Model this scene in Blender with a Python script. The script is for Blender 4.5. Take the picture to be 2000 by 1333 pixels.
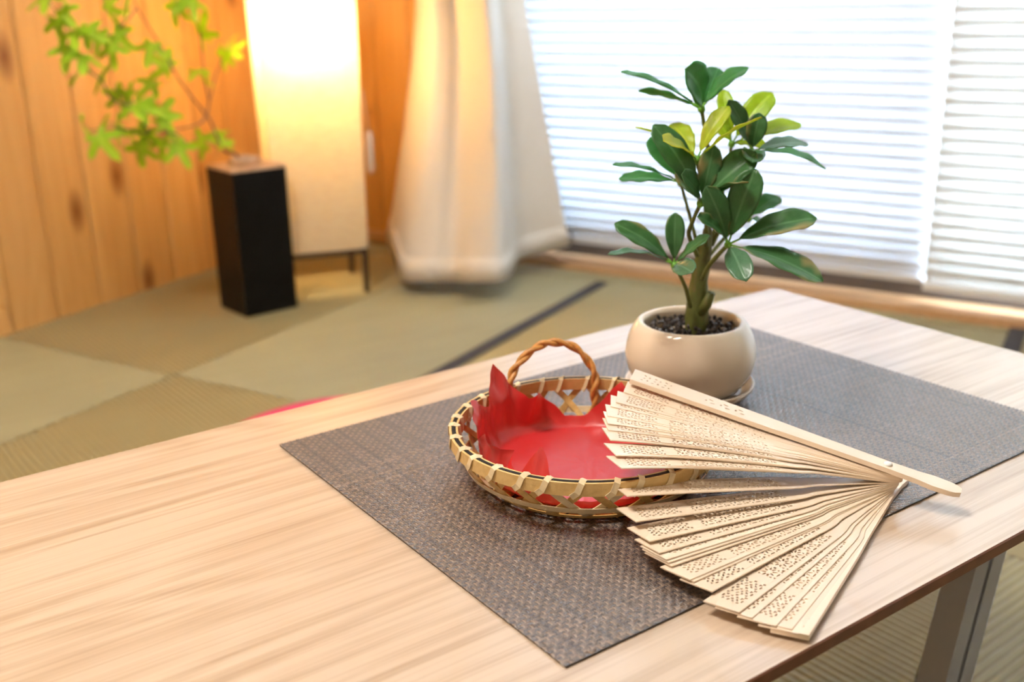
import bpy, bmesh, math, random
import numpy as np
from mathutils import Vector, Matrix, Quaternion
from mathutils import noise as mnoise

# ------------------------------------------------------------------ scene reset
for o in list(bpy.data.objects):
    bpy.data.objects.remove(o, do_unlink=True)
scene = bpy.context.scene
COL = scene.collection

# ------------------------------------------------------------------ camera
FLOOR_DROP = 0.36                     # table top above the tatami
cam_data = bpy.data.cameras.new('camera')
cam = bpy.data.objects.new('camera', cam_data)
COL.objects.link(cam)
scene.camera = cam
cam_data.sensor_fit = 'HORIZONTAL'
cam_data.sensor_width = 36.0
cam_data.lens = 36.863
cam_data.clip_start = 0.02
cam_data.clip_end = 60
ROT = Matrix(((0.811089, 0.197308, -0.550640), (-0.584630, 0.243666, -0.773844), (-0.018513, 0.949577, 0.312987)))
cam.matrix_world = Matrix.Translation((-0.25317, -0.63486, 0.65181)) @ ROT.to_4x4()
cam_data.dof.use_dof = True
cam_data.dof.focus_distance = 0.595
cam_data.dof.aperture_fstop = 6.4
cam_data.dof.aperture_blades = 0

# ------------------------------------------------------------------ world, lights, exposure
scene.view_settings.view_transform = 'Standard'
scene.view_settings.look = 'None'
scene.view_settings.gamma = 1.0
scene.view_settings.use_curve_mapping = False
scene.view_settings.exposure = 0.06
world = bpy.data.worlds.new('overcast_sky')
scene.world = world
world.use_nodes = True
bg = world.node_tree.nodes['Background']
bg.inputs[0].default_value = (0.63, 0.80, 1.0, 1)
bg.inputs[1].default_value = 40.0

def area_light(name, loc, target, size, size_y, power, color):
    l = bpy.data.lights.new(name, 'AREA')
    l.shape = 'RECTANGLE'; l.size = size; l.size_y = size_y
    l.energy = power; l.color = color
    o = bpy.data.objects.new(name, l); COL.objects.link(o)
    o.location = loc
    o.rotation_euler = (Vector(target) - Vector(loc)).to_track_quat('-Z', 'Y').to_euler()
    return o
CEIL_Z = 2.25
area_light('ceiling_light_glow', (-0.55, 0.10, CEIL_Z - 0.10), (-0.55, 0.10, 0), 0.55, 0.55, 35, (1.0, 0.93, 0.86))
scene.cycles.adaptive_threshold = 0.1
scene.cycles.sample_clamp_indirect = 120
scene.cycles.max_bounces = 6
scene.cycles.diffuse_bounces = 3
scene.cycles.glossy_bounces = 3
scene.cycles.transmission_bounces = 4
scene.cycles.transparent_max_bounces = 6
scene.cycles.caustics_reflective = False
scene.cycles.caustics_refractive = False

# ------------------------------------------------------------------ helpers
def link(o):
    COL.objects.link(o); return o

def tag(o, label=None, cat=None, group=None, kind=None):
    if label: o['label'] = label
    if cat: o['category'] = cat
    if group: o['group'] = group
    if kind: o['kind'] = kind
    return o

def thing(name, loc, label, cat, group=None, kind=None):
    o = bpy.data.objects.new(name, None)
    o.empty_display_size = 0.02
    o.location = loc
    link(o)
    return tag(o, label, cat, group, kind)

class MB:
    """collects vertices and faces (world coordinates)"""
    def __init__(s): s.v = []; s.f = []; s.m = []; s.uv = None
    def add(s, vs, fs, mi=0):
        b = len(s.v); s.v += [tuple(p) for p in vs]
        for f in fs: s.f.append(tuple(i + b for i in f)); s.m.append(mi)
    def box(s, x0, x1, y0, y1, z0, z1, M=None, mi=0):
        vs = [Vector((x, y, z)) for z in (z0, z1) for y in (y0, y1) for x in (x0, x1)]
        if M is not None: vs = [M @ p for p in vs]
        s.add(vs, [(0, 2, 3, 1), (4, 5, 7, 6), (0, 1, 5, 4), (2, 6, 7, 3), (0, 4, 6, 2), (1, 3, 7, 5)], mi)
    def tube(s, pts, rad, n=8, cap=True, mi=0):
        pts = [Vector(p) for p in pts]
        if not hasattr(rad, '__len__'): rad = [rad] * len(pts)
        t0 = (pts[1] - pts[0]).normalized()
        a = t0.orthogonal().normalized()
        rings = []; prev = t0
        for i, p in enumerate(pts):
            if i == 0: t = t0
            elif i == len(pts) - 1: t = (pts[i] - pts[i - 1]).normalized()
            else: t = (pts[i + 1] - pts[i - 1]).normalized()
            a = prev.rotation_difference(t) @ a
            prev = t
            b = t.cross(a)
            rings.append([p + (a * math.cos(2 * math.pi * k / n) + b * math.sin(2 * math.pi * k / n)) * rad[i] for k in range(n)])
        vs = [p for r in rings for p in r]; fs = []
        for i in range(len(rings) - 1):
            for k in range(n):
                k2 = (k + 1) % n
                fs.append((i * n + k, i * n + k2, (i + 1) * n + k2, (i + 1) * n + k))
        if cap:
            fs.append(tuple(range(n - 1, -1, -1)))
            fs.append(tuple((len(rings) - 1) * n + k for k in range(n)))
        s.add(vs, fs, mi)
    def ribbon(s, pts, wdir, ndir, width, thick, closed=False, mi=0):
        """a flat strip with thickness; wdir/ndir one per point"""
        n = len(pts); vs = []
        for i in range(n):
            p = Vector(pts[i]); W = Vector(wdir[i]) * (width / 2); N = Vector(ndir[i]) * (thick / 2)
            vs += [p - W - N, p + W - N, p + W + N, p - W + N]
        fs = []
        m = n if closed else n - 1
        for i in range(m):
            j = (i + 1) % n
            for k in range(4):
                k2 = (k + 1) % 4
                fs.append((i * 4 + k, i * 4 + k2, j * 4 + k2, j * 4 + k))
        if not closed:
            fs.append((3, 2, 1, 0)); fs.append(tuple((n - 1) * 4 + k for k in range(4)))
        s.add(vs, fs, mi)
    def lathe(s, prof, c, n=48, mi=0, cap_bottom=True, cap_top=False):
        vs = []; fs = []
        for r, z in prof:
            for k in range(n):
                a = 2 * math.pi * k / n
                vs.append((c[0] + r * math.cos(a), c[1] + r * math.sin(a), c[2] + z))
        for i in range(len(prof) - 1):
            for k in range(n):
                k2 = (k + 1) % n
                fs.append((i * n + k, i * n + k2, (i + 1) * n + k2, (i + 1) * n + k))
        if cap_bottom: fs.append(tuple(range(n - 1, -1, -1)))
        if cap_top: fs.append(tuple((len(prof) - 1) * n + k for k in range(n)))
        s.add(vs, fs, mi)
    def mesh(s, name, mats, smooth=False, origin=(0, 0, 0)):
        me = bpy.data.meshes.new(name)
        o = Vector(origin)
        me.from_pydata([(p[0] - o.x, p[1] - o.y, p[2] - o.z) for p in s.v], [], s.f)
        if not isinstance(mats, (list, tuple)): mats = [mats]
        for m in mats: me.materials.append(m)
        if len(mats) > 1: me.polygons.foreach_set('material_index', s.m)
        if smooth: me.polygons.foreach_set('use_smooth', [True] * len(me.polygons))
        me.update()
        return me
    def build(s, name, mats, parent=None, smooth=False, bevel=0, fixn=True):
        org = parent_world(parent)
        me = s.mesh(name, mats, smooth, org)
        if fixn:
            bm = bmesh.new(); bm.from_mesh(me); bmesh.ops.recalc_face_normals(bm, faces=bm.faces); bm.to_mesh(me); bm.free()
        o = link(bpy.data.objects.new(name, me))
        if parent is not None: o.parent = parent
        if bevel:
            b = o.modifiers.new('bevel', 'BEVEL'); b.width = bevel; b.segments = 2; b.limit_method = 'ANGLE'
        return o

def parent_world(p):
    v = Vector((0, 0, 0))
    while p is not None:
        v += Vector(p.location); p = p.parent
    return v

def auto_smooth(o, ang=40):
    me = o.data
    me.polygons.foreach_set('use_smooth', [True] * len(me.polygons))
    try: me.set_sharp_from_angle(angle=math.radians(ang))
    except Exception: pass

# ------------------------------------------------------------------ materials
def new_mat(name):
    m = bpy.data.materials.new(name); m.use_nodes = True
    nt = m.node_tree
    b = nt.nodes['Principled BSDF']
    return m, nt, b
def N(nt, t, **kw):
    n = nt.nodes.new(t)
    for k, v in kw.items(): setattr(n, k, v)
    return n
def setin(n, **kw):
    for k, v in kw.items(): n.inputs[k.replace('_', ' ')].default_value = v
def ramp(nt, stops, src=None):
    r = N(nt, 'ShaderNodeValToRGB')
    e = r.color_ramp.elements
    while len(e) < len(stops): e.new(0.5)
    for i, (p, c) in enumerate(stops):
        e[i].position = p; e[i].color = tuple(c) + ((1,) if len(c) == 3 else ())
    if src is not None: nt.links.new(src, r.inputs[0])
    return r
def math_node(nt, op, a, b=None):
    n = N(nt, 'ShaderNodeMath', operation=op)
    for i, x in enumerate((a, b)):
        if x is None: continue
        if hasattr(x, 'is_linked') or hasattr(x, 'links'): nt.links.new(x, n.inputs[i])
        else: n.inputs[i].default_value = x
    return n.outputs[0]
def mix_rgb(nt, fac, a, b, mode='MIX'):
    n = N(nt, 'ShaderNodeMix', data_type='RGBA', blend_type=mode)
    def put(sock, x):
        if hasattr(x, 'links'): nt.links.new(x, sock)
        else: sock.default_value = x if not isinstance(x, tuple) or len(x) == 4 else tuple(x) + (1,)
    put(n.inputs[0], fac); put(n.inputs[6], a); put(n.inputs[7], b)
    return n.outputs[2]
def bump(nt, h, strength=0.3, dist=0.001):
    b = N(nt, 'ShaderNodeBump'); b.inputs['Strength'].default_value = strength; b.inputs['Distance'].default_value = dist
    nt.links.new(h, b.inputs['Height']); return b.outputs[0]
def coords(nt, scale=(1, 1, 1), rot=(0, 0, 0), kind='Object', rand=False):
    tc = N(nt, 'ShaderNodeTexCoord')
    mp = N(nt, 'ShaderNodeMapping')
    mp.inputs['Scale'].default_value = scale; mp.inputs['Rotation'].default_value = rot
    src = tc.outputs[kind]
    if rand:
        oi = N(nt, 'ShaderNodeObjectInfo')
        cb = N(nt, 'ShaderNodeCombineXYZ')
        for i, k in enumerate((17.3, 9.1, 31.7)):
            nt.links.new(math_node(nt, 'MULTIPLY', oi.outputs['Random'], k), cb.inputs[i])
        va = N(nt, 'ShaderNodeVectorMath', operation='ADD')
        nt.links.new(src, va.inputs[0]); nt.links.new(cb.outputs[0], va.inputs[1]); src = va.outputs[0]
    nt.links.new(src, mp.inputs[0])
    return mp.outputs[0]
def noise_tex(nt, vec, scale=5, detail=3, rough=0.5, dist=0.0):
    n = N(nt, 'ShaderNodeTexNoise'); n.inputs['Scale'].default_value = scale; n.inputs['Detail'].default_value = detail
    n.inputs['Roughness'].default_value = rough; n.inputs['Distortion'].default_value = dist
    nt.links.new(vec, n.inputs['Vector']); return n.outputs['Fac']
def plain(name, col, rough=0.5, spec=0.5, metal=0.0, vary=0.0, vscale=60, coat=0.0):
    m, nt, b = new_mat(name)
    b.inputs['Base Color'].default_value = tuple(col) + (1,)
    b.inputs['Roughness'].default_value = rough; b.inputs['Metallic'].default_value = metal
    b.inputs['Specular IOR Level'].default_value = spec
    b.inputs['Coat Weight'].default_value = coat
    if coat: b.inputs['Coat Roughness'].default_value = 0.25; b.inputs['Coat IOR'].default_value = 1.9
    if vary:
        nz = noise_tex(nt, coords(nt), vscale, 4)
        lo = tuple(c * (1 - vary) for c in col); hi = tuple(min(1, c * (1 + vary)) for c in col)
        nt.links.new(ramp(nt, [(0.3, lo), (0.7, hi)], nz).outputs[0], b.inputs['Base Color'])
    return m

def wood(name, light, dark, along='x', grain=1.0, rough=0.4, spec=0.5, rand=False, knots=None, contrast=1.0, pore=0.5, bumpk=0.15, coat=0.0):
    """long grained timber: bands across the grain, bent by noise, with fine pores"""
    m, nt, b = new_mat(name)
    sc = {'x': (1.0, 9, 9), 'y': (9, 1.0, 9), 'z': (9, 9, 1.0)}[along]
    v = coords(nt, sc, rand=rand)
    big = noise_tex(nt, v, 1.5 * grain, 2, 0.5, 0.35)
    rings = math_node(nt, 'FRACT', math_node(nt, 'MULTIPLY', big, 9.0))
    tri = math_node(nt, 'ABSOLUTE', math_node(nt, 'SUBTRACT', math_node(nt, 'MULTIPLY', rings, 2.0), 1.0))
    fsc = {'x': (6, 340, 340), 'y': (340, 6, 340), 'z': (340, 340, 6)}[along]
    fine = noise_tex(nt, coords(nt, fsc, rand=rand), 1.0 * grain, 3, 0.6)
    msc = {'x': (2.2, 130, 130), 'y': (130, 2.2, 130), 'z': (110, 110, 1.6)}[along]
    mid = noise_tex(nt, coords(nt, msc, rand=rand), 1.0 * grain, 3, 0.55)
    f = math_node(nt, 'MULTIPLY', tri, 0.45 * contrast)
    f = math_node(nt, 'ADD', f, math_node(nt, 'MULTIPLY', math_node(nt, 'SUBTRACT', mid, 0.5), 1.3 * contrast))
    f = math_node(nt, 'ADD', f, math_node(nt, 'MULTIPLY', math_node(nt, 'SUBTRACT', fine, 0.5), pore))
    col = ramp(nt, [(0.0, light), (0.85, dark)], f).outputs[0]
    if rand:
        oi = N(nt, 'ShaderNodeObjectInfo')
        col = mix_rgb(nt, math_node(nt, 'MULTIPLY', oi.outputs['Random'], 0.45), col, tuple(c * 0.78 for c in dark))
    if knots:
        kv = coords(nt, (5.0, 0.0, 2.2), (math.radians(-90), 0, 0), rand=rand)
        vo = N(nt, 'ShaderNodeTexVoronoi'); vo.inputs['Scale'].default_value = 1.0
        vo.voronoi_dimensions = '2D'
        nt.links.new(kv, vo.inputs['Vector'])
        k = ramp(nt, [(0.0, (1, 1, 1)), (0.05, (0.7, 0.7, 0.7)), (0.13, (0, 0, 0))], vo.outputs['Distance']).outputs[0]
        col = mix_rgb(nt, k, col, knots)
    nt.links.new(col, b.inputs['Base Color'])
    b.inputs['Roughness'].default_value = rough; b.inputs['Specular IOR Level'].default_value = spec
    b.inputs['Coat Weight'].default_value = coat; b.inputs['Coat Roughness'].default_value = 0.24; b.inputs['Coat IOR'].default_value = 1.95
    nt.links.new(bump(nt, math_node(nt, 'ADD', fine, math_node(nt, 'MULTIPLY', tri, 0.5)), bumpk, 0.0006), b.inputs['Normal'])
    return m

M_table = wood('oak_table', (0.73, 0.57, 0.42), (0.47, 0.325, 0.21), 'x', 1.0, 0.34, 0.5, pore=1.3, contrast=0.9, bumpk=0.12, coat=1.0)
M_table_edge = plain('dark_edge_band', (0.16, 0.06, 0.03), 0.45, vary=0.2)
M_plank = wood('cedar_plank', (0.88, 0.50, 0.165), (0.68, 0.295, 0.065), 'z', 0.8, 0.5, 0.35, rand=True, knots=(0.26, 0.075, 0.015), contrast=0.6, pore=0.2)
M_sill = wood('sill_wood', (0.76, 0.46, 0.24), (0.60, 0.31, 0.13), 'x', 1.0, 0.3, 0.6, contrast=0.5, pore=0.2, coat=0.3)
M_plaster = plain('plaster', (0.80, 0.73, 0.62), 0.9, vary=0.05, vscale=25)
M_ceiling = plain('ceiling_board', (0.84, 0.80, 0.72), 0.9, vary=0.04, vscale=10)
M_fan = wood('pale_bamboo', (0.98, 0.82, 0.635), (0.95, 0.73, 0.52), 'x', 2.2, 0.5, 0.35, rand=True, contrast=0.35, pore=0.3, bumpk=0.08, coat=0.6)
M_bamboo = wood('split_bamboo', (0.80, 0.55, 0.22), (0.58, 0.35, 0.11), 'x', 3.0, 0.38, 0.5, contrast=0.5, pore=0.3)
M_bamboo_pale = plain('pale_bamboo_strip', (0.82, 0.66, 0.40), 0.4, vary=0.12, vscale=150)
M_bamboo_gold = plain('golden_bamboo_strip', (0.70, 0.45, 0.15), 0.4, vary=0.2, vscale=150)
M_rattan = plain('rattan', (0.62, 0.29, 0.075), 0.4, vary=0.28, vscale=220)
M_dark = plain('dark_fibre', (0.018, 0.016, 0.015), 0.6)
M_black = plain('black_lacquer', (0.005, 0.0045, 0.004), 0.3, 0.16)
M_copper = plain('vase_rim', (0.64, 0.40, 0.24), 0.4, vary=0.2)
M_grey = plain('grey_metal', (0.34, 0.36, 0.43), 0.35, 0.8, 0.0)
M_frame = plain('bronze_aluminium', (0.13, 0.11, 0.10), 0.45, 0.5, 0.2)
M_frame_brown = plain('brown_window_rail', (0.20, 0.145, 0.11), 0.5)
M_white = plain('white_enamel', (0.9, 0.9, 0.9), 0.25)
M_darkwood = plain('dark_stained_wood', (0.032, 0.018, 0.010), 0.5, vary=0.2)
M_pink = plain('pink_cotton', (0.78, 0.07, 0.17), 0.9, vary=0.1, vscale=300)
M_heri = plain('tatami_border', (0.06, 0.055, 0.06), 0.8, vary=0.2, vscale=200)
M_twig = plain('twig_bark', (0.20, 0.12, 0.075), 0.7, vary=0.3)
M_bulb, _nt, _b = new_mat('glowing_bulb')
_b.inputs['Emission Color'].default_value = (1.0, 0.79, 0.49, 1)
_b.inputs['Emission Strength'].default_value = 340.0
M_panel, _nt, _b = new_mat('ceiling_lamp_diffuser')
_b.inputs['Emission Color'].default_value = (1.0, 0.88, 0.72, 1); _b.inputs['Emission Strength'].default_value = 3.0

def translucent(name, col, tcol, fac=0.5, rough=0.6, spec=0.2, build=None):
    m, nt, b = new_mat(name)
    b.inputs['Base Color'].default_value = tuple(col) + (1,); b.inputs['Roughness'].default_value = rough
    b.inputs['Specular IOR Level'].default_value = spec
    t = N(nt, 'ShaderNodeBsdfTranslucent'); t.inputs[0].default_value = tuple(tcol) + (1,)
    mx = N(nt, 'ShaderNodeMixShader'); mx.inputs[0].default_value = fac
    nt.links.new(b.outputs[0], mx.inputs[1]); nt.links.new(t.outputs[0], mx.inputs[2])
    nt.links.new(mx.outputs[0], nt.nodes['Material Output'].inputs[0])
    if build: build(nt, b, t)
    return m

M_slat = translucent('blind_slat', (0.80, 0.81, 0.83), (0.84, 0.88, 0.94), 0.075, 0.45, 0.4)
M_slat_warm = translucent('blind_slat_cream', (0.90, 0.89, 0.86), (0.93, 0.93, 0.905), 0.19, 0.5, 0.4)
def _curt(nt, b, t):
    v = coords(nt)
    w1 = noise_tex(nt, coords(nt, (900, 900, 900)), 1.0, 2)
    nt.links.new(bump(nt, w1, 0.25, 0.0006), b.inputs['Normal'])
M_curtain = translucent('linen_curtain', (0.87, 0.78, 0.67), (0.85, 0.70, 0.55), 0.07, 0.9, 0.1, _curt)
def _paper(nt, b, t):
    nz = noise_tex(nt, coords(nt, (40, 40, 160)), 1.0, 4, 0.6)
    r = ramp(nt, [(0.35, (0.86, 0.74, 0.55)), (0.65, (0.93, 0.83, 0.64))], nz).outputs[0]
    nt.links.new(r, b.inputs['Base Color']); nt.links.new(r, t.inputs[0])
M_washi = translucent('washi_shade', (0.92, 0.82, 0.62), (0.92, 0.82, 0.62), 0.5, 0.9, 0.1, _paper)
def _red(nt, b, t):
    nz = noise_tex(nt, coords(nt), 90, 4)
    nt.links.new(bump(nt, nz, 0.25, 0.0008), b.inputs['Normal'])
    b.inputs['Coat Weight'].default_value = 0.8; b.inputs['Coat Roughness'].default_value = 0.35
M_red = translucent('red_tissue_paper', (0.74, 0.030, 0.030), (0.78, 0.03, 0.02), 0.2, 0.38, 0.9, _red)

M_glass, nt, b = new_mat('window_glass')
tr = N(nt, 'ShaderNodeBsdfTransparent'); gl = N(nt, 'ShaderNodeBsdfGlossy'); gl.inputs['Roughness'].default_value = 0.02
mx = N(nt, 'ShaderNodeMixShader')
mx.inputs[0].default_value = 0.05; nt.links.new(tr.outputs[0], mx.inputs[1]); nt.links.new(gl.outputs[0], mx.inputs[2])
nt.links.new(mx.outputs[0], nt.nodes['Material Output'].inputs[0])

def pot_mat():
    m, nt, b = new_mat('cream_glaze')
    nz = noise_tex(nt, coords(nt), 14, 3)
    nt.links.new(ramp(nt, [(0.3, (0.86, 0.71, 0.54)), (0.75, (0.89, 0.76, 0.60))], nz).outputs[0], b.inputs['Base Color'])
    b.inputs['Roughness'].default_value = 0.13; b.inputs['Coat Weight'].default_value = 0.3
    return m
M_pot = pot_mat()
M_gravel = plain('dark_gravel', (0.028, 0.022, 0.022), 0.42, 0.6, vary=0.6, vscale=90)

def leaf_mat(name, base, dark, blotch, trans, tf, blot=0.0, rough=0.32):
    m, nt, b = new_mat(name)
    tc = N(nt, 'ShaderNodeTexCoord')
    sp = N(nt, 'ShaderNodeSeparateXYZ'); nt.links.new(tc.outputs['UV'], sp.inputs[0])
    nz = noise_tex(nt, coords(nt, rand=True), 70, 3)
    col = ramp(nt, [(0.3, dark), (0.7, base)], nz).outputs[0]
    if blot:
        nb = noise_tex(nt, coords(nt, rand=True), 34, 2)
        edge = math_node(nt, 'ABSOLUTE', math_node(nt, 'SUBTRACT', sp.outputs[1], 0.5))
        k = math_node(nt, 'ADD', math_node(nt, 'MULTIPLY', edge, 0.35), math_node(nt, 'SUBTRACT', nb, 0.22))
        f = ramp(nt, [(0.60 - 0.26 * blot, (0, 0, 0)), (0.72 - 0.22 * blot, (0.85, 0.85, 0.85))], k).outputs[0]
        col = mix_rgb(nt, f, col, blotch)
    # midrib and side veins
    dv = math_node(nt, 'ABSOLUTE', math_node(nt, 'SUBTRACT', sp.outputs[1], 0.5))
    rib = ramp(nt, [(0.0, (1, 1, 1)), (0.03, (0.8, 0.8, 0.8)), (0.055, (0, 0, 0))], dv).outputs[0]
    diag = math_node(nt, 'SUBTRACT', math_node(nt, 'MULTIPLY', sp.outputs[0], 9.0), math_node(nt, 'MULTIPLY', dv, 5.0))
    side = math_node(nt, 'ABSOLUTE', math_node(nt, 'SUBTRACT', math_node(nt, 'FRACT', diag), 0.5))
    sv = ramp(nt, [(0.0, (0.35, 0.35, 0.35)), (0.06, (0, 0, 0))], side).outputs[0]
    vv = math_node(nt, 'MAXIMUM', rib, sv)
    col = mix_rgb(nt, math_node(nt, 'MULTIPLY', vv, 0.55), col, tuple(min(1, c * 1.5 + 0.06) for c in base))
    nt.links.new(col, b.inputs['Base Color'])
    b.inputs['Roughness'].default_value = rough
    nt.links.new(bump(nt, vv, 0.25, 0.0006), b.inputs['Normal'])
    t = N(nt, 'ShaderNodeBsdfTranslucent'); t.inputs[0].default_value = tuple(trans) + (1,)
    mx = N(nt, 'ShaderNodeMixShader'); mx.inputs[0].default_value = tf
    nt.links.new(b.outputs[0], mx.inputs[1]); nt.links.new(t.outputs[0], mx.inputs[2])
    nt.links.new(mx.outputs[0], nt.nodes['Material Output'].inputs[0])
    return m
M_leaf = {
 'd': leaf_mat('leaf_dark', (0.085, 0.235, 0.075), (0.048, 0.165, 0.055), (0.46, 0.37, 0.15), (0.09, 0.40, 0.07), 0.28, 0.55),
 'b': leaf_mat('leaf_bluish', (0.11, 0.25, 0.13), (0.075, 0.19, 0.10), (0.30, 0.28, 0.12), (0.06, 0.26, 0.07), 0.18, 0.2, 0.26),
 'g': leaf_mat('leaf_green', (0.085, 0.33, 0.09), (0.055, 0.235, 0.065), (0.3, 0.3, 0.1), (0.10, 0.52, 0.10), 0.40, 0.0),
 'l': leaf_mat('leaf_lime', (0.52, 0.72, 0.04), (0.40, 0.62, 0.03), (0.5, 0.5, 0.1), (0.66, 0.86, 0.04), 0.55, 0.0),
 'y': leaf_mat('leaf_yellow_green', (0.68, 0.74, 0.06), (0.48, 0.66, 0.04), (0.76, 0.66, 0.10), (0.68, 0.80, 0.06), 0.5, 0.5),
}
M_maple = leaf_mat('maple_leaf', (0.56, 0.78, 0.03), (0.38, 0.64, 0.02), (0.4, 0.5, 0.1), (0.62, 0.86, 0.03), 0.5, 0.0, 0.5)
M_stem = plain('green_stem', (0.13, 0.17, 0.03), 0.5, vary=0.3, vscale=120)
M_hub = plain('leaf_hub', (0.16, 0.42, 0.04), 0.45, vary=0.15, vscale=200)
def trunk_mat():
    m, nt, b = new_mat('plant_trunk')
    nz = noise_tex(nt, coords(nt, (1, 1, 0.45)), 130, 4)
    nt.links.new(ramp(nt, [(0.3, (0.085, 0.075, 0.02)), (0.55, (0.12, 0.15, 0.03)), (0.75, (0.22, 0.15, 0.06))], nz).outputs[0], b.inputs['Base Color'])
    b.inputs['Roughness'].default_value = 0.55
    nt.links.new(bump(nt, nz, 0.4, 0.001), b.inputs['Normal'])
    return m
M_trunk = trunk_mat()

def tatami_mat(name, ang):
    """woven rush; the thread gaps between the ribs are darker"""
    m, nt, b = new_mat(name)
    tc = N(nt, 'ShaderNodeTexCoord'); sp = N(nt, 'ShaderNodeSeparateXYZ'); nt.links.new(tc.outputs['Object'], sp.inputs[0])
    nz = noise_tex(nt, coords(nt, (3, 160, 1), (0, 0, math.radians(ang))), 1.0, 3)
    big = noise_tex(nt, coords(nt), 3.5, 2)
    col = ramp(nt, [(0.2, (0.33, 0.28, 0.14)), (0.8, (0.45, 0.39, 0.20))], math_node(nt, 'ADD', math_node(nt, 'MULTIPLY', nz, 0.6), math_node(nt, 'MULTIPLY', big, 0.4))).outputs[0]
    gap = ramp(nt, [(0.0, (0.75, 0.75, 0.75)), (0.45, (0, 0, 0))], math_node(nt, 'ADD', math_node(nt, 'MULTIPLY', sp.outputs[2], 1 / 0.0026), 1.0)).outputs[0]  # darkens low points between ribs: thread colour plus painted joint shade
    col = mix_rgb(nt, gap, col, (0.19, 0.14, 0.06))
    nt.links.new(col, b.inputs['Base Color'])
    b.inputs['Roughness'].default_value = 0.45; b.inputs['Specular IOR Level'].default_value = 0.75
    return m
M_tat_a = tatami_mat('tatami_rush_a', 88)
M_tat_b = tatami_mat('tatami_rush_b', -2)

M_weave = [plain('vinyl_strand_tan', (0.27, 0.20, 0.15), 0.34, 0.9, vary=0.25, vscale=300, coat=1.0),
           plain('vinyl_strand_brown', (0.16, 0.122, 0.10), 0.34, 0.9, vary=0.3, vscale=300, coat=1.0),
           plain('vinyl_strand_slate', (0.085, 0.076, 0.082), 0.34, 0.9, vary=0.3, vscale=300, coat=1.0)]
M_mat_base = plain('placemat_backing', (0.03, 0.025, 0.022), 0.6)

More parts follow.
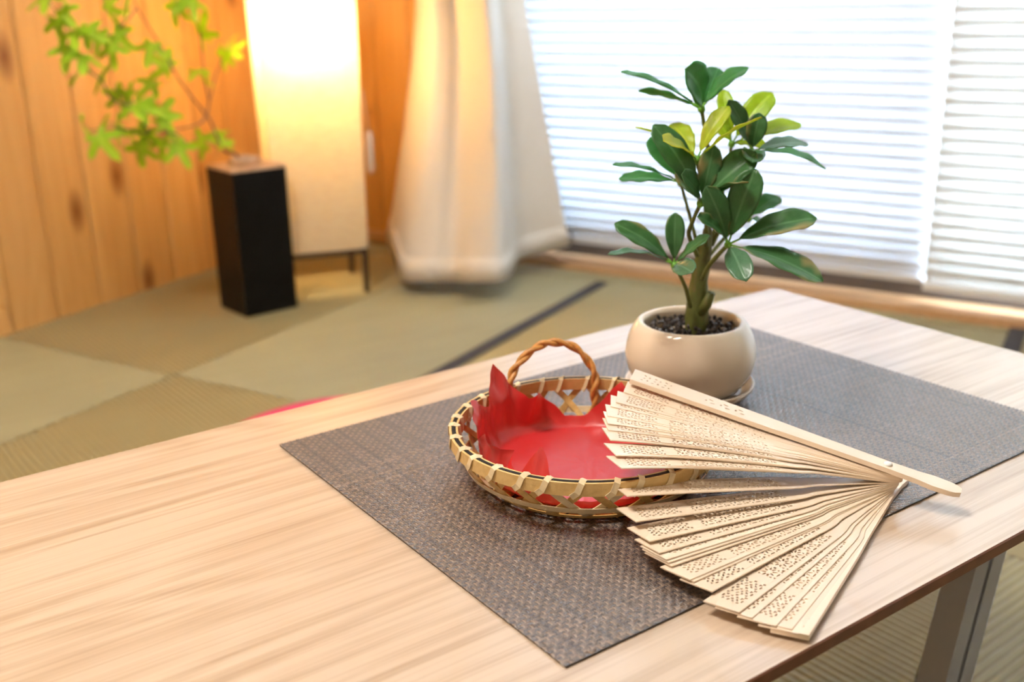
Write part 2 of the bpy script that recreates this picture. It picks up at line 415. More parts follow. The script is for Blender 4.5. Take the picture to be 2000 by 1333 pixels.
# ------------------------------------------------------------------ measured points (metres, floor at z = 0)
LEAVES=[
 ((0.2843, -0.1109, 0.5749),(0.2387, -0.0785, 0.6007),0.0221,50,'g'),
 ((0.2843, -0.1109, 0.5749),(0.2529, -0.1254, 0.6036),0.0338,0,'g'),
 ((0.2843, -0.1109, 0.5749),(0.3148, -0.0958, 0.5998),0.0208,20,'g'),
 ((0.2843, -0.1109, 0.5749),(0.3097, -0.129, 0.6018),0.026,-40,'g'),
 ((0.2843, -0.1109, 0.5749),(0.269, -0.0632, 0.5849),0.0156,75,'g'),
 ((0.261, -0.1312, 0.5445),(0.225, -0.1362, 0.5606),0.0238,25,'y'),
 ((0.261, -0.1312, 0.5445),(0.2849, -0.1359, 0.5783),0.0162,-15,'y'),
 ((0.261, -0.1312, 0.5445),(0.28, -0.1692, 0.5738),0.014,-65,'y'),
 ((0.261, -0.1312, 0.5445),(0.2678, -0.0992, 0.5648),0.0194,10,'y'),
 ((0.261, -0.1312, 0.5445),(0.2405, -0.092, 0.5644),0.014,55,'y'),
 ((0.3248, -0.103, 0.5464),(0.3332, -0.0843, 0.583),0.0151,0,'l'),
 ((0.3248, -0.103, 0.5464),(0.3549, -0.1121, 0.581),0.0238,-5,'l'),
 ((0.3248, -0.103, 0.5464),(0.3812, -0.1185, 0.557),0.0216,-20,'l'),
 ((0.3248, -0.103, 0.5464),(0.3388, -0.1251, 0.544),0.0151,-30,'l'),
 ((0.3248, -0.103, 0.5464),(0.3212, -0.0881, 0.5661),0.0151,0,'l'),
 ((0.2738, -0.1034, 0.5243),(0.2215, -0.0908, 0.5403),0.0162,45,'g'),
 ((0.2738, -0.1034, 0.5243),(0.245, -0.0707, 0.5257),0.0194,30,'g'),
 ((0.2738, -0.1034, 0.5243),(0.2699, -0.0761, 0.5537),0.0216,5,'g'),
 ((0.2738, -0.1034, 0.5243),(0.2944, -0.0936, 0.5414),0.0151,5,'d'),
 ((0.2602, -0.1368, 0.5155),(0.2366, -0.1138, 0.5682),0.0242,10,'d'),
 ((0.2602, -0.1368, 0.5155),(0.2278, -0.1505, 0.5402),0.0207,-10,'d'),
 ((0.2602, -0.1368, 0.5155),(0.27, -0.1375, 0.5539),0.0184,15,'d'),
 ((0.2602, -0.1368, 0.5155),(0.286, -0.1612, 0.5497),0.0287,-10,'d'),
 ((0.2602, -0.1368, 0.5155),(0.2671, -0.1723, 0.5335),0.0138,-60,'d'),
 ((0.2602, -0.1368, 0.5155),(0.2738, -0.1035, 0.5337),0.0184,0,'d'),
 ((0.2691, -0.1553, 0.489),(0.252, -0.1493, 0.5299),0.0213,5,'d'),
 ((0.2691, -0.1553, 0.489),(0.2782, -0.1679, 0.5408),0.0258,0,'d'),
 ((0.2691, -0.1553, 0.489),(0.3128, -0.1926, 0.5068),0.0258,-15,'d'),
 ((0.2691, -0.1553, 0.489),(0.3022, -0.2096, 0.4684),0.028,-25,'d'),
 ((0.2691, -0.1553, 0.489),(0.2495, -0.1905, 0.4739),0.0202,5,'b'),
 ((0.2691, -0.1553, 0.489),(0.2333, -0.1606, 0.5136),0.0179,15,'d'),
 ((0.2468, -0.1272, 0.473),(0.2161, -0.0993, 0.5018),0.0209,15,'d'),
 ((0.2468, -0.1272, 0.473),(0.1964, -0.1159, 0.486),0.0143,45,'b'),
 ((0.2468, -0.1272, 0.473),(0.2501, -0.1234, 0.5085),0.016,0,'d'),
 ((0.2468, -0.1272, 0.473),(0.259, -0.1481, 0.4953),0.0143,-30,'d'),
 ((0.2468, -0.1272, 0.473),(0.2211, -0.1703, 0.4803),0.0176,20,'b'),
 ((0.3101, -0.1354, 0.5457),(0.3097, -0.1412, 0.5724),0.0168,5,'d'),
 ((0.3101, -0.1354, 0.5457),(0.2994, -0.1217, 0.5804),0.0168,20,'d'),
 ((0.3101, -0.1354, 0.5457),(0.3614, -0.1413, 0.5468),0.0192,-20,'b'),
 ((0.3101, -0.1354, 0.5457),(0.3486, -0.1689, 0.533),0.0228,-45,'g'),
 ((0.3101, -0.1354, 0.5457),(0.2764, -0.1667, 0.5448),0.0192,-10,'d'),
 ((0.3411, -0.1084, 0.4896),(0.3706, -0.1109, 0.5029),0.0194,-10,'g'),
 ((0.3411, -0.1084, 0.4896),(0.3641, -0.1063, 0.4794),0.013,-20,'g'),
 ((0.3411, -0.1084, 0.4896),(0.3372, -0.0995, 0.5093),0.0162,0,'g'),
]
PETIOLES=[
 ([(0.2748, -0.1164, 0.4351), (0.2605, -0.1247, 0.4547), (0.2468, -0.1272, 0.473)],0.0016,0.0012),
 ([(0.2814, -0.1211, 0.456), (0.2738, -0.1342, 0.4699), (0.2691, -0.1553, 0.489)],0.0018,0.0014),
 ([(0.2863, -0.1124, 0.4705), (0.2815, -0.1089, 0.4932), (0.2738, -0.1034, 0.5243)],0.0014,0.001),
 ([(0.2778, -0.1186, 0.473), (0.2654, -0.1221, 0.4903), (0.2597, -0.1302, 0.5015), (0.2602, -0.1368, 0.5155)],0.0017,0.0014),
 ([(0.2866, -0.1187, 0.4792), (0.2741, -0.1282, 0.5118), (0.261, -0.1312, 0.5445)],0.0018,0.0012),
 ([(0.2945, -0.112, 0.4806), (0.2984, -0.1087, 0.528), (0.2843, -0.1109, 0.5749)],0.0018,0.0012),
 ([(0.3001, -0.1099, 0.4756), (0.3179, -0.1042, 0.5179), (0.3248, -0.103, 0.5464)],0.0015,0.0011),
 ([(0.297, -0.1139, 0.4768), (0.3074, -0.1273, 0.5184), (0.3101, -0.1354, 0.5457)],0.0016,0.0012),
 ([(0.2995, -0.1094, 0.4679), (0.3261, -0.1039, 0.4804), (0.3411, -0.1084, 0.4896)],0.0014,0.0012),
]
TRUNK=[(0.2866, -0.1126, 0.4102, 0.0092), (0.2859, -0.1121, 0.4241, 0.009), (0.2862, -0.1123, 0.4359, 0.0082), (0.2864, -0.1124, 0.4475, 0.0068), (0.2873, -0.1131, 0.4591, 0.0062), (0.2888, -0.1141, 0.4705, 0.0056), (0.2902, -0.1151, 0.4818, 0.0044), (0.2907, -0.1155, 0.493, 0.003)]
STUB=[(0.2847, -0.1161, 0.4284, 0.0046), (0.2858, -0.1218, 0.4365, 0.004), (0.2871, -0.1252, 0.4455, 0.003)]
MAPLE=[(0.1889, 1.3178, 0.6574), (0.2219, 1.3185, 0.6322), (0.2132, 1.3477, 0.6094), (0.2298, 1.328, 0.5987), (0.2398, 1.324, 0.5583), (0.2201, 1.3511, 0.5647), (0.248, 1.4229, 0.5299), (0.2896, 1.4301, 0.525), (0.3406, 1.4519, 0.6016), (0.3307, 1.3857, 0.5852), (0.3054, 1.4089, 0.5834), (0.3056, 1.38, 0.562), (0.2747, 1.3524, 0.6009), (0.336, 1.376, 0.6465), (0.3179, 1.3782, 0.6566), (0.3158, 1.4575, 0.4919), (0.3392, 1.4579, 0.4892), (0.3874, 1.4795, 0.4944), (0.3319, 1.451, 0.4677), (0.3377, 1.3858, 0.4625), (0.3786, 1.4194, 0.4594), (0.4248, 1.4779, 0.4592), (0.3148, 1.4347, 0.4277), (0.2828, 1.4323, 0.4377), (0.248, 1.4184, 0.4278), (0.2642, 1.3383, 0.4087), (0.3587, 1.443, 0.3968), (0.351, 1.4459, 0.368), (0.4381, 1.4711, 0.3993), (0.4047, 1.4178, 0.4385), (0.3939, 1.4448, 0.3786), (0.4264, 1.4185, 0.3683), (0.4982, 1.5477, 0.3687), (0.5417, 1.5624, 0.3898), (0.5511, 1.5314, 0.3812), (0.385, 1.4214, 0.5617), (0.4283, 1.5109, 0.5426), (0.5727, 1.5443, 0.5344), (0.6074, 1.5961, 0.5673), (0.6303, 1.604, 0.54), (0.5198, 1.5115, 0.5082), (0.4939, 1.4875, 0.5182), (0.4661, 1.495, 0.6277), (0.4767, 1.4813, 0.651), (0.4926, 1.459, 0.6389), (0.5172, 1.4879, 0.6072), (0.5319, 1.5509, 0.5813)]
TWIGS=[[(0.5547, 1.5276, 0.3255), (0.5484, 1.5245, 0.3557), (0.523, 1.512, 0.4165), (0.5093, 1.5052, 0.436), (0.4587, 1.4802, 0.5033), (0.4188, 1.4604, 0.5778), (0.3804, 1.4415, 0.6436), (0.3702, 1.4364, 0.6839)], [(0.515, 1.508, 0.4303), (0.5253, 1.5131, 0.4572), (0.5531, 1.5268, 0.5157), (0.5812, 1.5407, 0.5494)], [(0.5115, 1.5062, 0.4281), (0.4836, 1.4925, 0.4137), (0.371, 1.4368, 0.4132), (0.304, 1.4037, 0.4313), (0.2466, 1.3753, 0.434)], [(0.371, 1.4368, 0.4132), (0.3471, 1.425, 0.4614), (0.3016, 1.4025, 0.4847), (0.2858, 1.3947, 0.5179), (0.2529, 1.3785, 0.5514), (0.2407, 1.3724, 0.5975), (0.222, 1.3632, 0.63), (0.2058, 1.3552, 0.6594)], [(0.3804, 1.4415, 0.6436), (0.3307, 1.4169, 0.6024), (0.3069, 1.4052, 0.5857)], [(0.5253, 1.5131, 0.4572), (0.5193, 1.5101, 0.5083), (0.52, 1.5105, 0.5825), (0.509, 1.505, 0.6386), (0.4833, 1.4923, 0.6533)], [(0.4148, 1.4585, 0.4099), (0.4376, 1.4698, 0.3995), (0.4651, 1.4833, 0.373)]]
FAN_PIVOT=(0.2541, -0.3027)
FAN=[(114.25, 0.1627, 0.0185, 0.052), (117.57, 0.1638, 0.0178, 0.05), (123.78, 0.1649, 0.0171, 0.0495), (126.17, 0.1676, 0.0165, 0.049), (131.24, 0.1684, 0.0158, 0.0485), (134.86, 0.1684, 0.0151, 0.048), (137.62, 0.1685, 0.0144, 0.047), (142.26, 0.1689, 0.0138, 0.0465), (148.64, 0.1697, 0.0131, 0.045), (153.42, 0.1712, 0.0124, 0.0435), (155.78, 0.1706, 0.0117, 0.03), (160.02, 0.1712, 0.0111, 0.0205), (164.93, 0.1715, 0.0104, 0.016), (168.09, 0.172, 0.0097, 0.0138), (169.95, 0.1718, 0.009, 0.0126), (170.52, 0.1717, 0.0084, 0.0116), (171.28, 0.1716, 0.0077, 0.0106), (176.0, 0.1722, 0.007, 0.0094), (176.52, 0.1711, 0.0063, 0.0086), (-179.73, 0.1704, 0.0057, 0.0078), (-173.44, 0.1741, 0.005, 0.0056), (-171.33, 0.1732, 0.0043, 0.0046), (-167.44, 0.172, 0.0036, 0.004), (-165.11, 0.1697, 0.003, 0.0034), (-163.92, 0.1708, 0.0023, 0.0028), (-161.99, 0.1695, 0.0016, 0.0018)]
CURTAIN_UP=[(-0.2817, -0.05, 0.64), (-0.2132, -0.12, 0.6402), (-0.1564, -0.15, 0.6399), (-0.1371, -0.13, 0.6394), (-0.1335, -0.1, 0.6389), (-0.0694, -0.15, 0.6388), (0.0269, -0.21, 0.6385), (0.0276, -0.17, 0.6379), (-0.0047, -0.11, 0.6374), (0.0151, -0.08, 0.6367), (0.0354, -0.05, 0.636)]
CURTAIN_HEM=[(-0.3144, -0.17, 0.072), (-0.2121, -0.27, 0.0476), (-0.1102, -0.37, 0.031), (-0.0368, -0.375, 0.0366), (0.0061, -0.345, 0.0337), (0.0838, -0.365, 0.0472), (0.1331, -0.33, 0.0487), (0.0933, -0.22, 0.0436), (0.0604, -0.14, 0.0469), (0.0936, -0.08, 0.0556), (0.1398, -0.03, 0.0681)]

# ------------------------------------------------------------------ the room
ZT = 0.36
U = Vector((math.cos(math.radians(26.3)), math.sin(math.radians(26.3)), 0))     # along the left wall, towards the corner
S0 = Vector((1.2948, 1.4661, 0)); W = Vector((0.37407, -0.92740, 0)); NO = Vector((0.92740, 0.37407, 0))
def WP(s, off, z): return S0 + W * s + NO * off + Vector((0, 0, z))
LA = Vector((0.0845, 1.6689, 0))
UN = Vector((-U.y, U.x, 0))                      # out through the left wall
# corner of left wall and window wall (window wall face lies 3 cm behind the sill's front edge)
WF = 0.03
_p = WP(0, WF, 0)
_t = ((_p - LA).dot(UN)) / (-(W.dot(UN)))
K = _p + W * _t
S_K = _t
LEN_L, LEN_W = 3.7, 3.5
RC = [K, K - U * LEN_L, K - U * LEN_L + W * LEN_W, K + W * LEN_W]      # room corners

def frame_box(mb, org, ex, ey, x0, x1, y0, y1, z0, z1, mi=0):
    M = Matrix(((ex.x, ey.x, 0, org.x), (ex.y, ey.y, 0, org.y), (0, 0, 1, 0), (0, 0, 0, 1)))
    mb.box(x0, x1, y0, y1, z0, z1, M, mi)

# floor and its tatami mats
mb = MB(); ctr = sum(RC, Vector()) / 4
big = [ctr + (p - ctr) * 1.06 for p in RC]
mb.add([(p.x, p.y, -0.05) for p in big] + [(p.x, p.y, -0.022) for p in big], [(3, 2, 1, 0), (4, 5, 6, 7)] + [(i, (i + 1) % 4, 4 + (i + 1) % 4, 4 + i) for i in range(4)])
floor = tag(mb.build('floor', plain('floor_board', (0.16, 0.11, 0.06), 0.8)), kind='structure')

def clip(poly, p, n):
    out = []
    for i in range(len(poly)):
        a, b = poly[i], poly[(i + 1) % len(poly)]
        da, db = (a - p).dot(n), (b - p).dot(n)
        if da <= 0: out.append(a)
        if da * db < 0: out.append(a + (b - a) * (da / (da - db)))
    return out
TX = Vector((math.cos(math.radians(24.5)), math.sin(math.radians(24.5)), 0)); TY = Vector((TX.y, -TX.x, 0))
CROSS = Vector((0.2934, 1.2091, 0))
room_planes = [(LA, UN), (WP(0, 0.0, 0), NO), (RC[1], -U), (RC[2], Vector((UN.x, UN.y, 0)) * -1)]
TL, TW = 0.94, 0.4505
def ribbed_mat(poly, deg, mat):
    """a mat cut to its outline, its top ribbed along deg"""
    e = Vector((math.cos(math.radians(deg)), math.sin(math.radians(deg)), 0)); f = Vector((-e.y, e.x, 0))
    qs = [p.dot(f) for p in poly]; lo_, hi_ = min(qs), max(qs)
    pitch = 0.0105; k0 = math.floor(lo_ / pitch * 5); k1 = math.ceil(hi_ / pitch * 5)
    lines = sorted(set([k * pitch / 5 for k in range(k0, k1 + 1) if lo_ < k * pitch / 5 < hi_] + [lo_ + 1e-5, hi_ - 1e-5] + [v for v in qs if lo_ + 1e-5 < v < hi_ - 1e-5]))
    mb = MB(); vs = []; fs = []
    for v in lines:
        xs = []
        for a in range(len(poly)):
            p0, p1 = poly[a], poly[(a + 1) % len(poly)]; d0, d1 = p0.dot(f) - v, p1.dot(f) - v
            if (d0 <= 0) != (d1 <= 0): xs.append((p0 + (p1 - p0) * (d0 / (d0 - d1))).dot(e))
        if len(xs) < 2: continue
        z = -0.0026 * abs(math.cos(math.pi * v / pitch)) ** 3
        for x in (min(xs), max(xs)):
            p = e * x + f * v; vs.append((p.x, p.y, z))
    for a in range(len(vs) // 2 - 1): fs.append((2 * a, 2 * a + 1, 2 * a + 3, 2 * a + 2))
    mb.add(vs, fs)
    m = len(poly)
    mb.add([(p.x, p.y, -0.02) for p in poly] + [(p.x, p.y, -0.0026) for p in poly], [tuple(range(m - 1, -1, -1))] + [(a, (a + 1) % m, m + (a + 1) % m, m + a) for a in range(m)])
    return mb.build('tatami_mat', mat, floor)
for i in range(-4, 3):
    for j in range(-1, 8):
        g = 0.0012
        q = [CROSS + TX * (i * TL + a) + TY * (j * TW + b) for a, b in ((g, g - 0.1 * (j < 0)), (TL - g, g - 0.1 * (j < 0)), (TL - g, TW - g), (g, TW - g))]
        for p, n in room_planes:
            if q: q = clip(q, p, n)
        if len(q) < 3: continue
        odd = (i + j) % 2
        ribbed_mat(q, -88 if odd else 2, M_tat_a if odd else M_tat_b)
        if j == 0 and i == 0:
            e = MB()
            a = CROSS + TX * 0.30 + TY * (TW - 0.034); 
            frame_box(e, Vector((0, 0, 0)) + CROSS, TX, TY, 0.01, 0.93, TW - 0.031, TW - 0.003, 0.0002, 0.0022)
            e.build('cloth_border', M_heri, floor)
e = MB(); frame_box(e, CROSS, TX, TY, 0.66, 1.60, 3 * TW - 0.031 - 0.006, 3 * TW - 0.006, 0.0002, 0.0022); e.build('cloth_border', M_heri, floor)

# ceiling
mb = MB()
mb.add([(p.x, p.y, CEIL_Z) for p in big] + [(p.x, p.y, CEIL_Z + 0.04) for p in big], [(3, 2, 1, 0), (4, 5, 6, 7)] + [(i, (i + 1) % 4, 4 + (i + 1) % 4, 4 + i) for i in range(4)])
tag(mb.build('ceiling', M_ceiling), kind='structure')

# left wall: backing and vertical cedar planks
mb = MB(); frame_box(mb, K, -U, UN, -0.2, LEN_L + 0.1, 0.016, 0.07, -0.02, CEIL_Z)
wall_left = tag(mb.build('wall_left', M_darkwood), kind='structure')
PWID = 0.116
pm = MB(); pm.box(-PWID / 2 + 0.0012, PWID / 2 - 0.0012, 0, 0.016, -0.01, CEIL_Z)
plank_me = pm.mesh('plank', M_plank)
bm = bmesh.new(); bm.from_mesh(plank_me); bmesh.ops.recalc_face_normals(bm, faces=bm.faces)
bmesh.ops.bevel(bm, geom=[e for e in bm.edges if abs(e.verts[0].co.z - e.verts[1].co.z) > 1 and e.verts[0].co.y < 0.005], offset=0.004, segments=1, affect='EDGES')
bm.to_mesh(plank_me); bm.free()
def put_plank(pos, ex, ey, parent, flip=1):
    o = link(bpy.data.objects.new('plank', plank_me))
    o.parent = parent
    o.matrix_local = Matrix(((ex.x, ey.x, 0, pos.x), (ex.y, ey.y, 0, pos.y), (0, 0, 1, 0), (0, 0, 0, 1)))
n = int(LEN_L / PWID)
for i in range(n):
    put_plank(K - U * (PWID * (i + 0.5)), U, UN, wall_left)

# window wall: backing pieces round the opening, planks by the corner
OPEN0, OPEN1, OPENZ = -0.16, 2.35, 1.82
mb = MB()
frame_box(mb, WP(0, WF + 0.016, 0), W, NO, S_K - 0.07, OPEN0, 0, 0.12, -0.02, CEIL_Z)
frame_box(mb, WP(0, WF + 0.016, 0), W, NO, OPEN0, OPEN1, 0, 0.12, OPENZ, CEIL_Z)
frame_box(mb, WP(0, WF + 0.016, 0), W, NO, OPEN1, S_K + LEN_W + 0.1, 0, 0.12, -0.02, CEIL_Z)
wall_right = tag(mb.build('wall_right', M_plaster), kind='structure')
k = 0
while S_K + PWID * (k + 1) < OPEN0 + 0.06:
    put_plank(WP(S_K + PWID * (k + 0.5), WF, 0), W, NO, wall_right); k += 1
# the two walls behind the photographer
mb = MB(); frame_box(mb, RC[1], W, U, -0.1, LEN_W + 0.1, -0.06, 0.0, -0.02, CEIL_Z)
tag(mb.build('wall_back', M_plaster), kind='structure')
mb = MB(); frame_box(mb, RC[2], U, UN, -0.1, LEN_L + 0.1, -0.06, 0.0, -0.02, CEIL_Z)
tag(mb.build('wall_front', M_plaster), kind='structure')

# sill, window frame, glass
mb = MB(); frame_box(mb, WP(0, 0, 0), W, NO, OPEN0 - 0.05, OPEN1, 0.0, 0.13, -0.015, 0.0175)
trim = mb.build('trim_1', M_sill, bevel=0.0015); tag(trim, kind='structure')
trim2 = MB(); frame_box(trim2, WP(0, 0, 0), W, NO, S_K, OPEN0 - 0.05, WF - 0.012, WF, 0.0, 0.03)
tag(trim2.build('trim_2', M_sill), kind='structure')
mb = MB()
win = None
def wbox(mb, s0_, s1_, o0, o1, z0, z1, mi=0): frame_box(mb, WP(0, 0, 0), W, NO, s0_, s1_, o0, o1, z0, z1, mi)
wbox(mb, OPEN0, OPEN1, 0.085, 0.15, 0.0175, 0.078)
wbox(mb, OPEN0, OPEN1, 0.095, 0.15, OPENZ - 0.05, OPENZ)
wbox(mb, OPEN0, OPEN0 + 0.05, 0.095, 0.15, 0.078, OPENZ - 0.05)
wbox(mb, OPEN1 - 0.05, OPEN1, 0.095, 0.15, 0.078, OPENZ - 0.05)
wbox(mb, 0.930, 0.976, 0.090, 0.14, 0.078, OPENZ - 0.05)
window = tag(mb.build('window_1', M_frame), kind='structure')
for a, b in ((OPEN0 + 0.05, 0.930), (0.976, OPEN1 - 0.05)):
    g = MB(); wbox(g, a, b, 0.120, 0.124, 0.078, OPENZ - 0.05); g.build('pane', M_glass, window)

# ------------------------------------------------------------------ venetian blinds
def blind(name, sa, sb, off, zbot, pitch, tilt, mat, railmat, label):
    root = thing(name, WP((sa + sb) / 2, off, zbot), label, 'blind')
    L = (sb - sa)
    # slat cross-section: shallow crown, in local axes x along the wall, y out of the room, z up
    c = 0.0375; prof = []
    for k in range(7):
        a = -1 + 2 * k / 6
        prof.append((a * c / 2, 0.0022 * (1 - a * a)))
    vs = []; fs = []
    th = 0.00035
    for x in (-L / 2, L / 2):
        for y, z in prof: vs.append((x, y, z + th))
        for y, z in prof: vs.append((x, y, z - th))
    nn = 7
    for k in range(nn - 1):
        fs.append((k, k + 1, 2 * nn + k + 1, 2 * nn + k))
        fs.append((nn + k, 2 * nn + nn + k, 2 * nn + nn + k + 1, nn + k + 1))
    fs.append((0, 2 * nn, 3 * nn, nn)); fs.append((nn - 1, 2 * nn - 1, 4 * nn - 1, 3 * nn - 1))
    me = bpy.data.meshes.new('slat')
    rot = Matrix.Rotation(math.radians(tilt), 4, 'X')
    me.from_pydata([rot @ Vector(v) for v in vs], [], fs)
    me.materials.append(mat)
    me.polygons.foreach_set('use_smooth', [True] * len(me.polygons)); me.update()
    try: me.set_sharp_from_angle(angle=math.radians(50))
    except Exception: pass
    base = Matrix(((W.x, NO.x, 0, 0), (W.y, NO.y, 0, 0), (0, 0, 1, 0), (0, 0, 0, 1)))
    cnt = int((OPENZ - 0.06 - zbot - 0.03) / pitch)
    for i in range(cnt):
        o = link(bpy.data.objects.new('slat', me)); o.parent = root
        o.matrix_local = Matrix.Translation((0, 0, 0.022 + pitch * i)) @ base
    r = MB(); wbox(r, sa, sb, off - 0.011, off + 0.011, zbot - 0.004, zbot + 0.010); r.build('bottom_rail', railmat, root, bevel=0.002)
    h = MB(); wbox(h, sa, sb, off - 0.016, off + 0.016, OPENZ - 0.055, OPENZ - 0.02); h.build('head_rail', railmat, root, bevel=0.002)
    ncord = 3
    for q in range(ncord):
        s = sa + L * (0.12 + 0.38 * q)
        cd = MB()
        for dd in (-0.0155, 0.0155):
            cd.tube([WP(s, off + dd, zbot), WP(s, off + dd, OPENZ - 0.05)], 0.0006, 5)
        cd.build('ladder_cord', M_white, root)
    return root
blind('venetian_blind', -0.13, 0.951, 0.062, 0.060, 0.0250, -71, M_slat, M_slat, 'wide white venetian blind between the curtain and the cream blind')
blind('venetian_blind', 0.9535, 2.30, 0.043, 0.052, 0.0250, -75, M_slat_warm, M_slat_warm, 'creamy venetian blind at the right edge of the picture')

# ------------------------------------------------------------------ curtain
def catmull(pts, per):
    out = []
    P = [pts[0]] + list(pts) + [pts[-1]]
    for i in range(1, len(P) - 2):
        for k in range(per):
            t = k / per
            a, b, c, d = P[i - 1], P[i], P[i + 1], P[i + 2]
            out.append(0.5 * ((2 * b) + (c - a) * t + (2 * a - 5 * b + 4 * c - d) * t * t + (3 * b - a - 3 * c + d) * t ** 3))
    out.append(P[-2]); return out
hem = catmull([Vector(p) for p in CURTAIN_HEM], 7)
up = catmull([Vector(p) for p in CURTAIN_UP], 7)
rows = []
NR = 34
for r in range(NR + 1):
    t = r / NR
    if t < 0.62:
        q = t / 0.62
        row = []
        for a, b in zip(hem, up):
            e = 1 - (1 - q) ** 1.35
            p = Vector((a.x + (b.x - a.x) * q, a.y + (b.y - a.y) * e, a.z + (b.z - a.z) * q))
            p.y += 0.006 * mnoise.noise(Vector((p.x * 16, p.z * 9, 3))) * (1 - q)
            row.append(p)
    else:
        q = (t - 0.62) / 0.38
        row = []
        for a, b in zip(hem, up):
            d = b - a
            p = Vector((b.x + (b.x * 0.80 - 0.055 - b.x) * q * 0.7, b.y + (-0.09 - b.y) * q * 0.4, b.z + (1.80 - b.z) * q))
            row.append(p)
    rows.append(row)
mb = MB(); nc = len(hem)
vs = [WP(p.x, p.y, p.z) for row in rows for p in row]
mb.add(vs, [(r * nc + c, r * nc + c + 1, (r + 1) * nc + c + 1, (r + 1) * nc + c) for r in range(NR) for c in range(nc - 1)])
cb = WP(-0.05, -0.15, 0)
curt = thing('curtain', cb, 'beige linen curtain drawn aside beside the venetian blinds', 'curtain')
co = mb.build('cloth', M_curtain, curt, smooth=True)
sm = co.modifiers.new('thick', 'SOLIDIFY'); sm.thickness = 0.0022; sm.offset = 0
hm = MB()
hv = []
for c in range(nc):
    a, b = vs[c], vs[nc + c]
    d = (b - a)
    tn = (vs[min(c + 1, nc - 1)] - vs[max(c - 1, 0)]); nn_ = Vector((tn.y, -tn.x, 0)).normalized()
    for z in (0.0, 0.05):
        p = a + d * (z / max(d.z, 1e-4)) * 1.0
        for sgn in (1, -1): hv.append(p + nn_ * 0.0032 * sgn)
fs = []
for c in range(nc - 1):
    a = c * 4; b = a + 4
    fs += [(a, b, b + 2, a + 2), (a + 1, a + 3, b + 3, b + 1), (a, a + 1, b + 1, b), (a + 2, b + 2, b + 3, a + 3)]
hm.add(hv, fs); hm.build('hem', M_curtain, curt, smooth=True)
rod = MB(); rod.tube([WP(-0.42, -0.09, 1.83), WP(2.3, -0.09, 1.83)], 0.011, 12)
for s in (-0.38, 1.0, 2.2): rod.tube([WP(s, -0.09, 1.83), WP(s, WF + 0.02, 1.86)], 0.006, 8)
tag(rod.build('curtain_rod', M_darkwood, smooth=True), 'dark curtain rod above the window and its blinds', 'rod')

# ------------------------------------------------------------------ ceiling lamp (behind the photographer)
cl = thing('ceiling_lamp', (-0.55, 0.10, CEIL_Z), 'square white ceiling lamp above the camera', 'lamp')
mb = MB(); mb.box(-0.86, -0.24, -0.21, 0.41, CEIL_Z - 0.06, CEIL_Z); mb.build('housing', M_white, cl, bevel=0.01)
mb = MB(); mb.box(-0.83, -0.27, -0.18, 0.38, CEIL_Z - 0.075, CEIL_Z - 0.06); mb.build('diffuser', M_panel, cl)

# ------------------------------------------------------------------ paper floor lamp in the corner
yaw = math.radians(-17)
ex = Vector((math.cos(yaw), math.sin(yaw), 0)); ey = Vector((-math.sin(yaw), math.cos(yaw), 0))
FRF = Vector((0.850, 1.486, 0)); LW = 0.196
lo = FRF - ex * LW
lc = lo + ex * LW / 2 + ey * LW / 2
lamp = thing('floor_lamp', lc, 'tall square paper floor lamp glowing in the corner', 'lamp')
ZB, ZTOP, TAPER = 0.105, 0.80, 0.055
def lp(x, y, z):            # x,y in -1..1 across the lamp, widening upwards
    k = LW / 2 * (0.955 + TAPER * 1.6 * (z - ZB))
    return lc + ex * (x * k) + ey * (y * k) + Vector((0, 0, z))
for sx, sy in ((-1, -1), (1, -1), (1, 1), (-1, 1)):
    mb = MB()
    a, b = lp(sx, sy, 0.0) , lp(sx, sy, ZB + 0.012)
    h = 0.0055
    q = []
    for p in (a, b):
        for dx, dy in ((-h, -h), (h, -h), (h, h), (-h, h)): q.append(p + ex * dx + ey * dy)
    mb.add(q, [(3, 2, 1, 0), (4, 5, 6, 7), (0, 1, 5, 4), (1, 2, 6, 5), (2, 3, 7, 6), (3, 0, 4, 7)])
    mb.build('leg', M_darkwood, lamp)
for z in (ZB - 0.008, ZTOP):
    for (ax_, ay_), (bx_, by_) in (((-1, -1), (1, -1)), ((1, -1), (1, 1)), ((1, 1), (-1, 1)), ((-1, 1), (-1, -1))):
        mb = MB(); mb.tube([lp(ax_, ay_, z), lp(bx_, by_, z)], 0.0065, 4); mb.build('rail', M_darkwood, lamp)
# four paper sheets just outside the posts
e = 1.075
for (ax_, ay_), (bx_, by_) in (((-e, -e), (e, -e)), ((e, -e), (e, e)), ((e, e), (-e, e)), ((-e, e), (-e, -e))):
    mb = MB()
    mb.add([lp(ax_, ay_, ZB), lp(bx_, by_, ZB), lp(bx_, by_, ZTOP + 0.012), lp(ax_, ay_, ZTOP + 0.012)], [(0, 1, 2, 3)])
    s = mb.build('paper_shade', M_washi, lamp, fixn=False)
    so = s.modifiers.new('thick', 'SOLIDIFY'); so.thickness = 0.0004
mb = MB(); bz = 0.605
prof = [(0.012, -0.052), (0.013, -0.046), (0.016, -0.034), (0.026, -0.020), (0.031, -0.006), (0.0315, 0.004), (0.028, 0.017), (0.019, 0.027), (0.008, 0.0315), (0.001, 0.032)]
bc_ = lc - ey * 0.042
mb.lathe(prof, (bc_.x, bc_.y, bz), 24, cap_top=True)
mb.build('bulb', M_bulb, lamp, smooth=True)
mb = MB(); mb.lathe([(0.015, -0.105), (0.018, -0.10), (0.018, -0.053), (0.013, -0.050)], (bc_.x, bc_.y, bz), 20, cap_top=True)
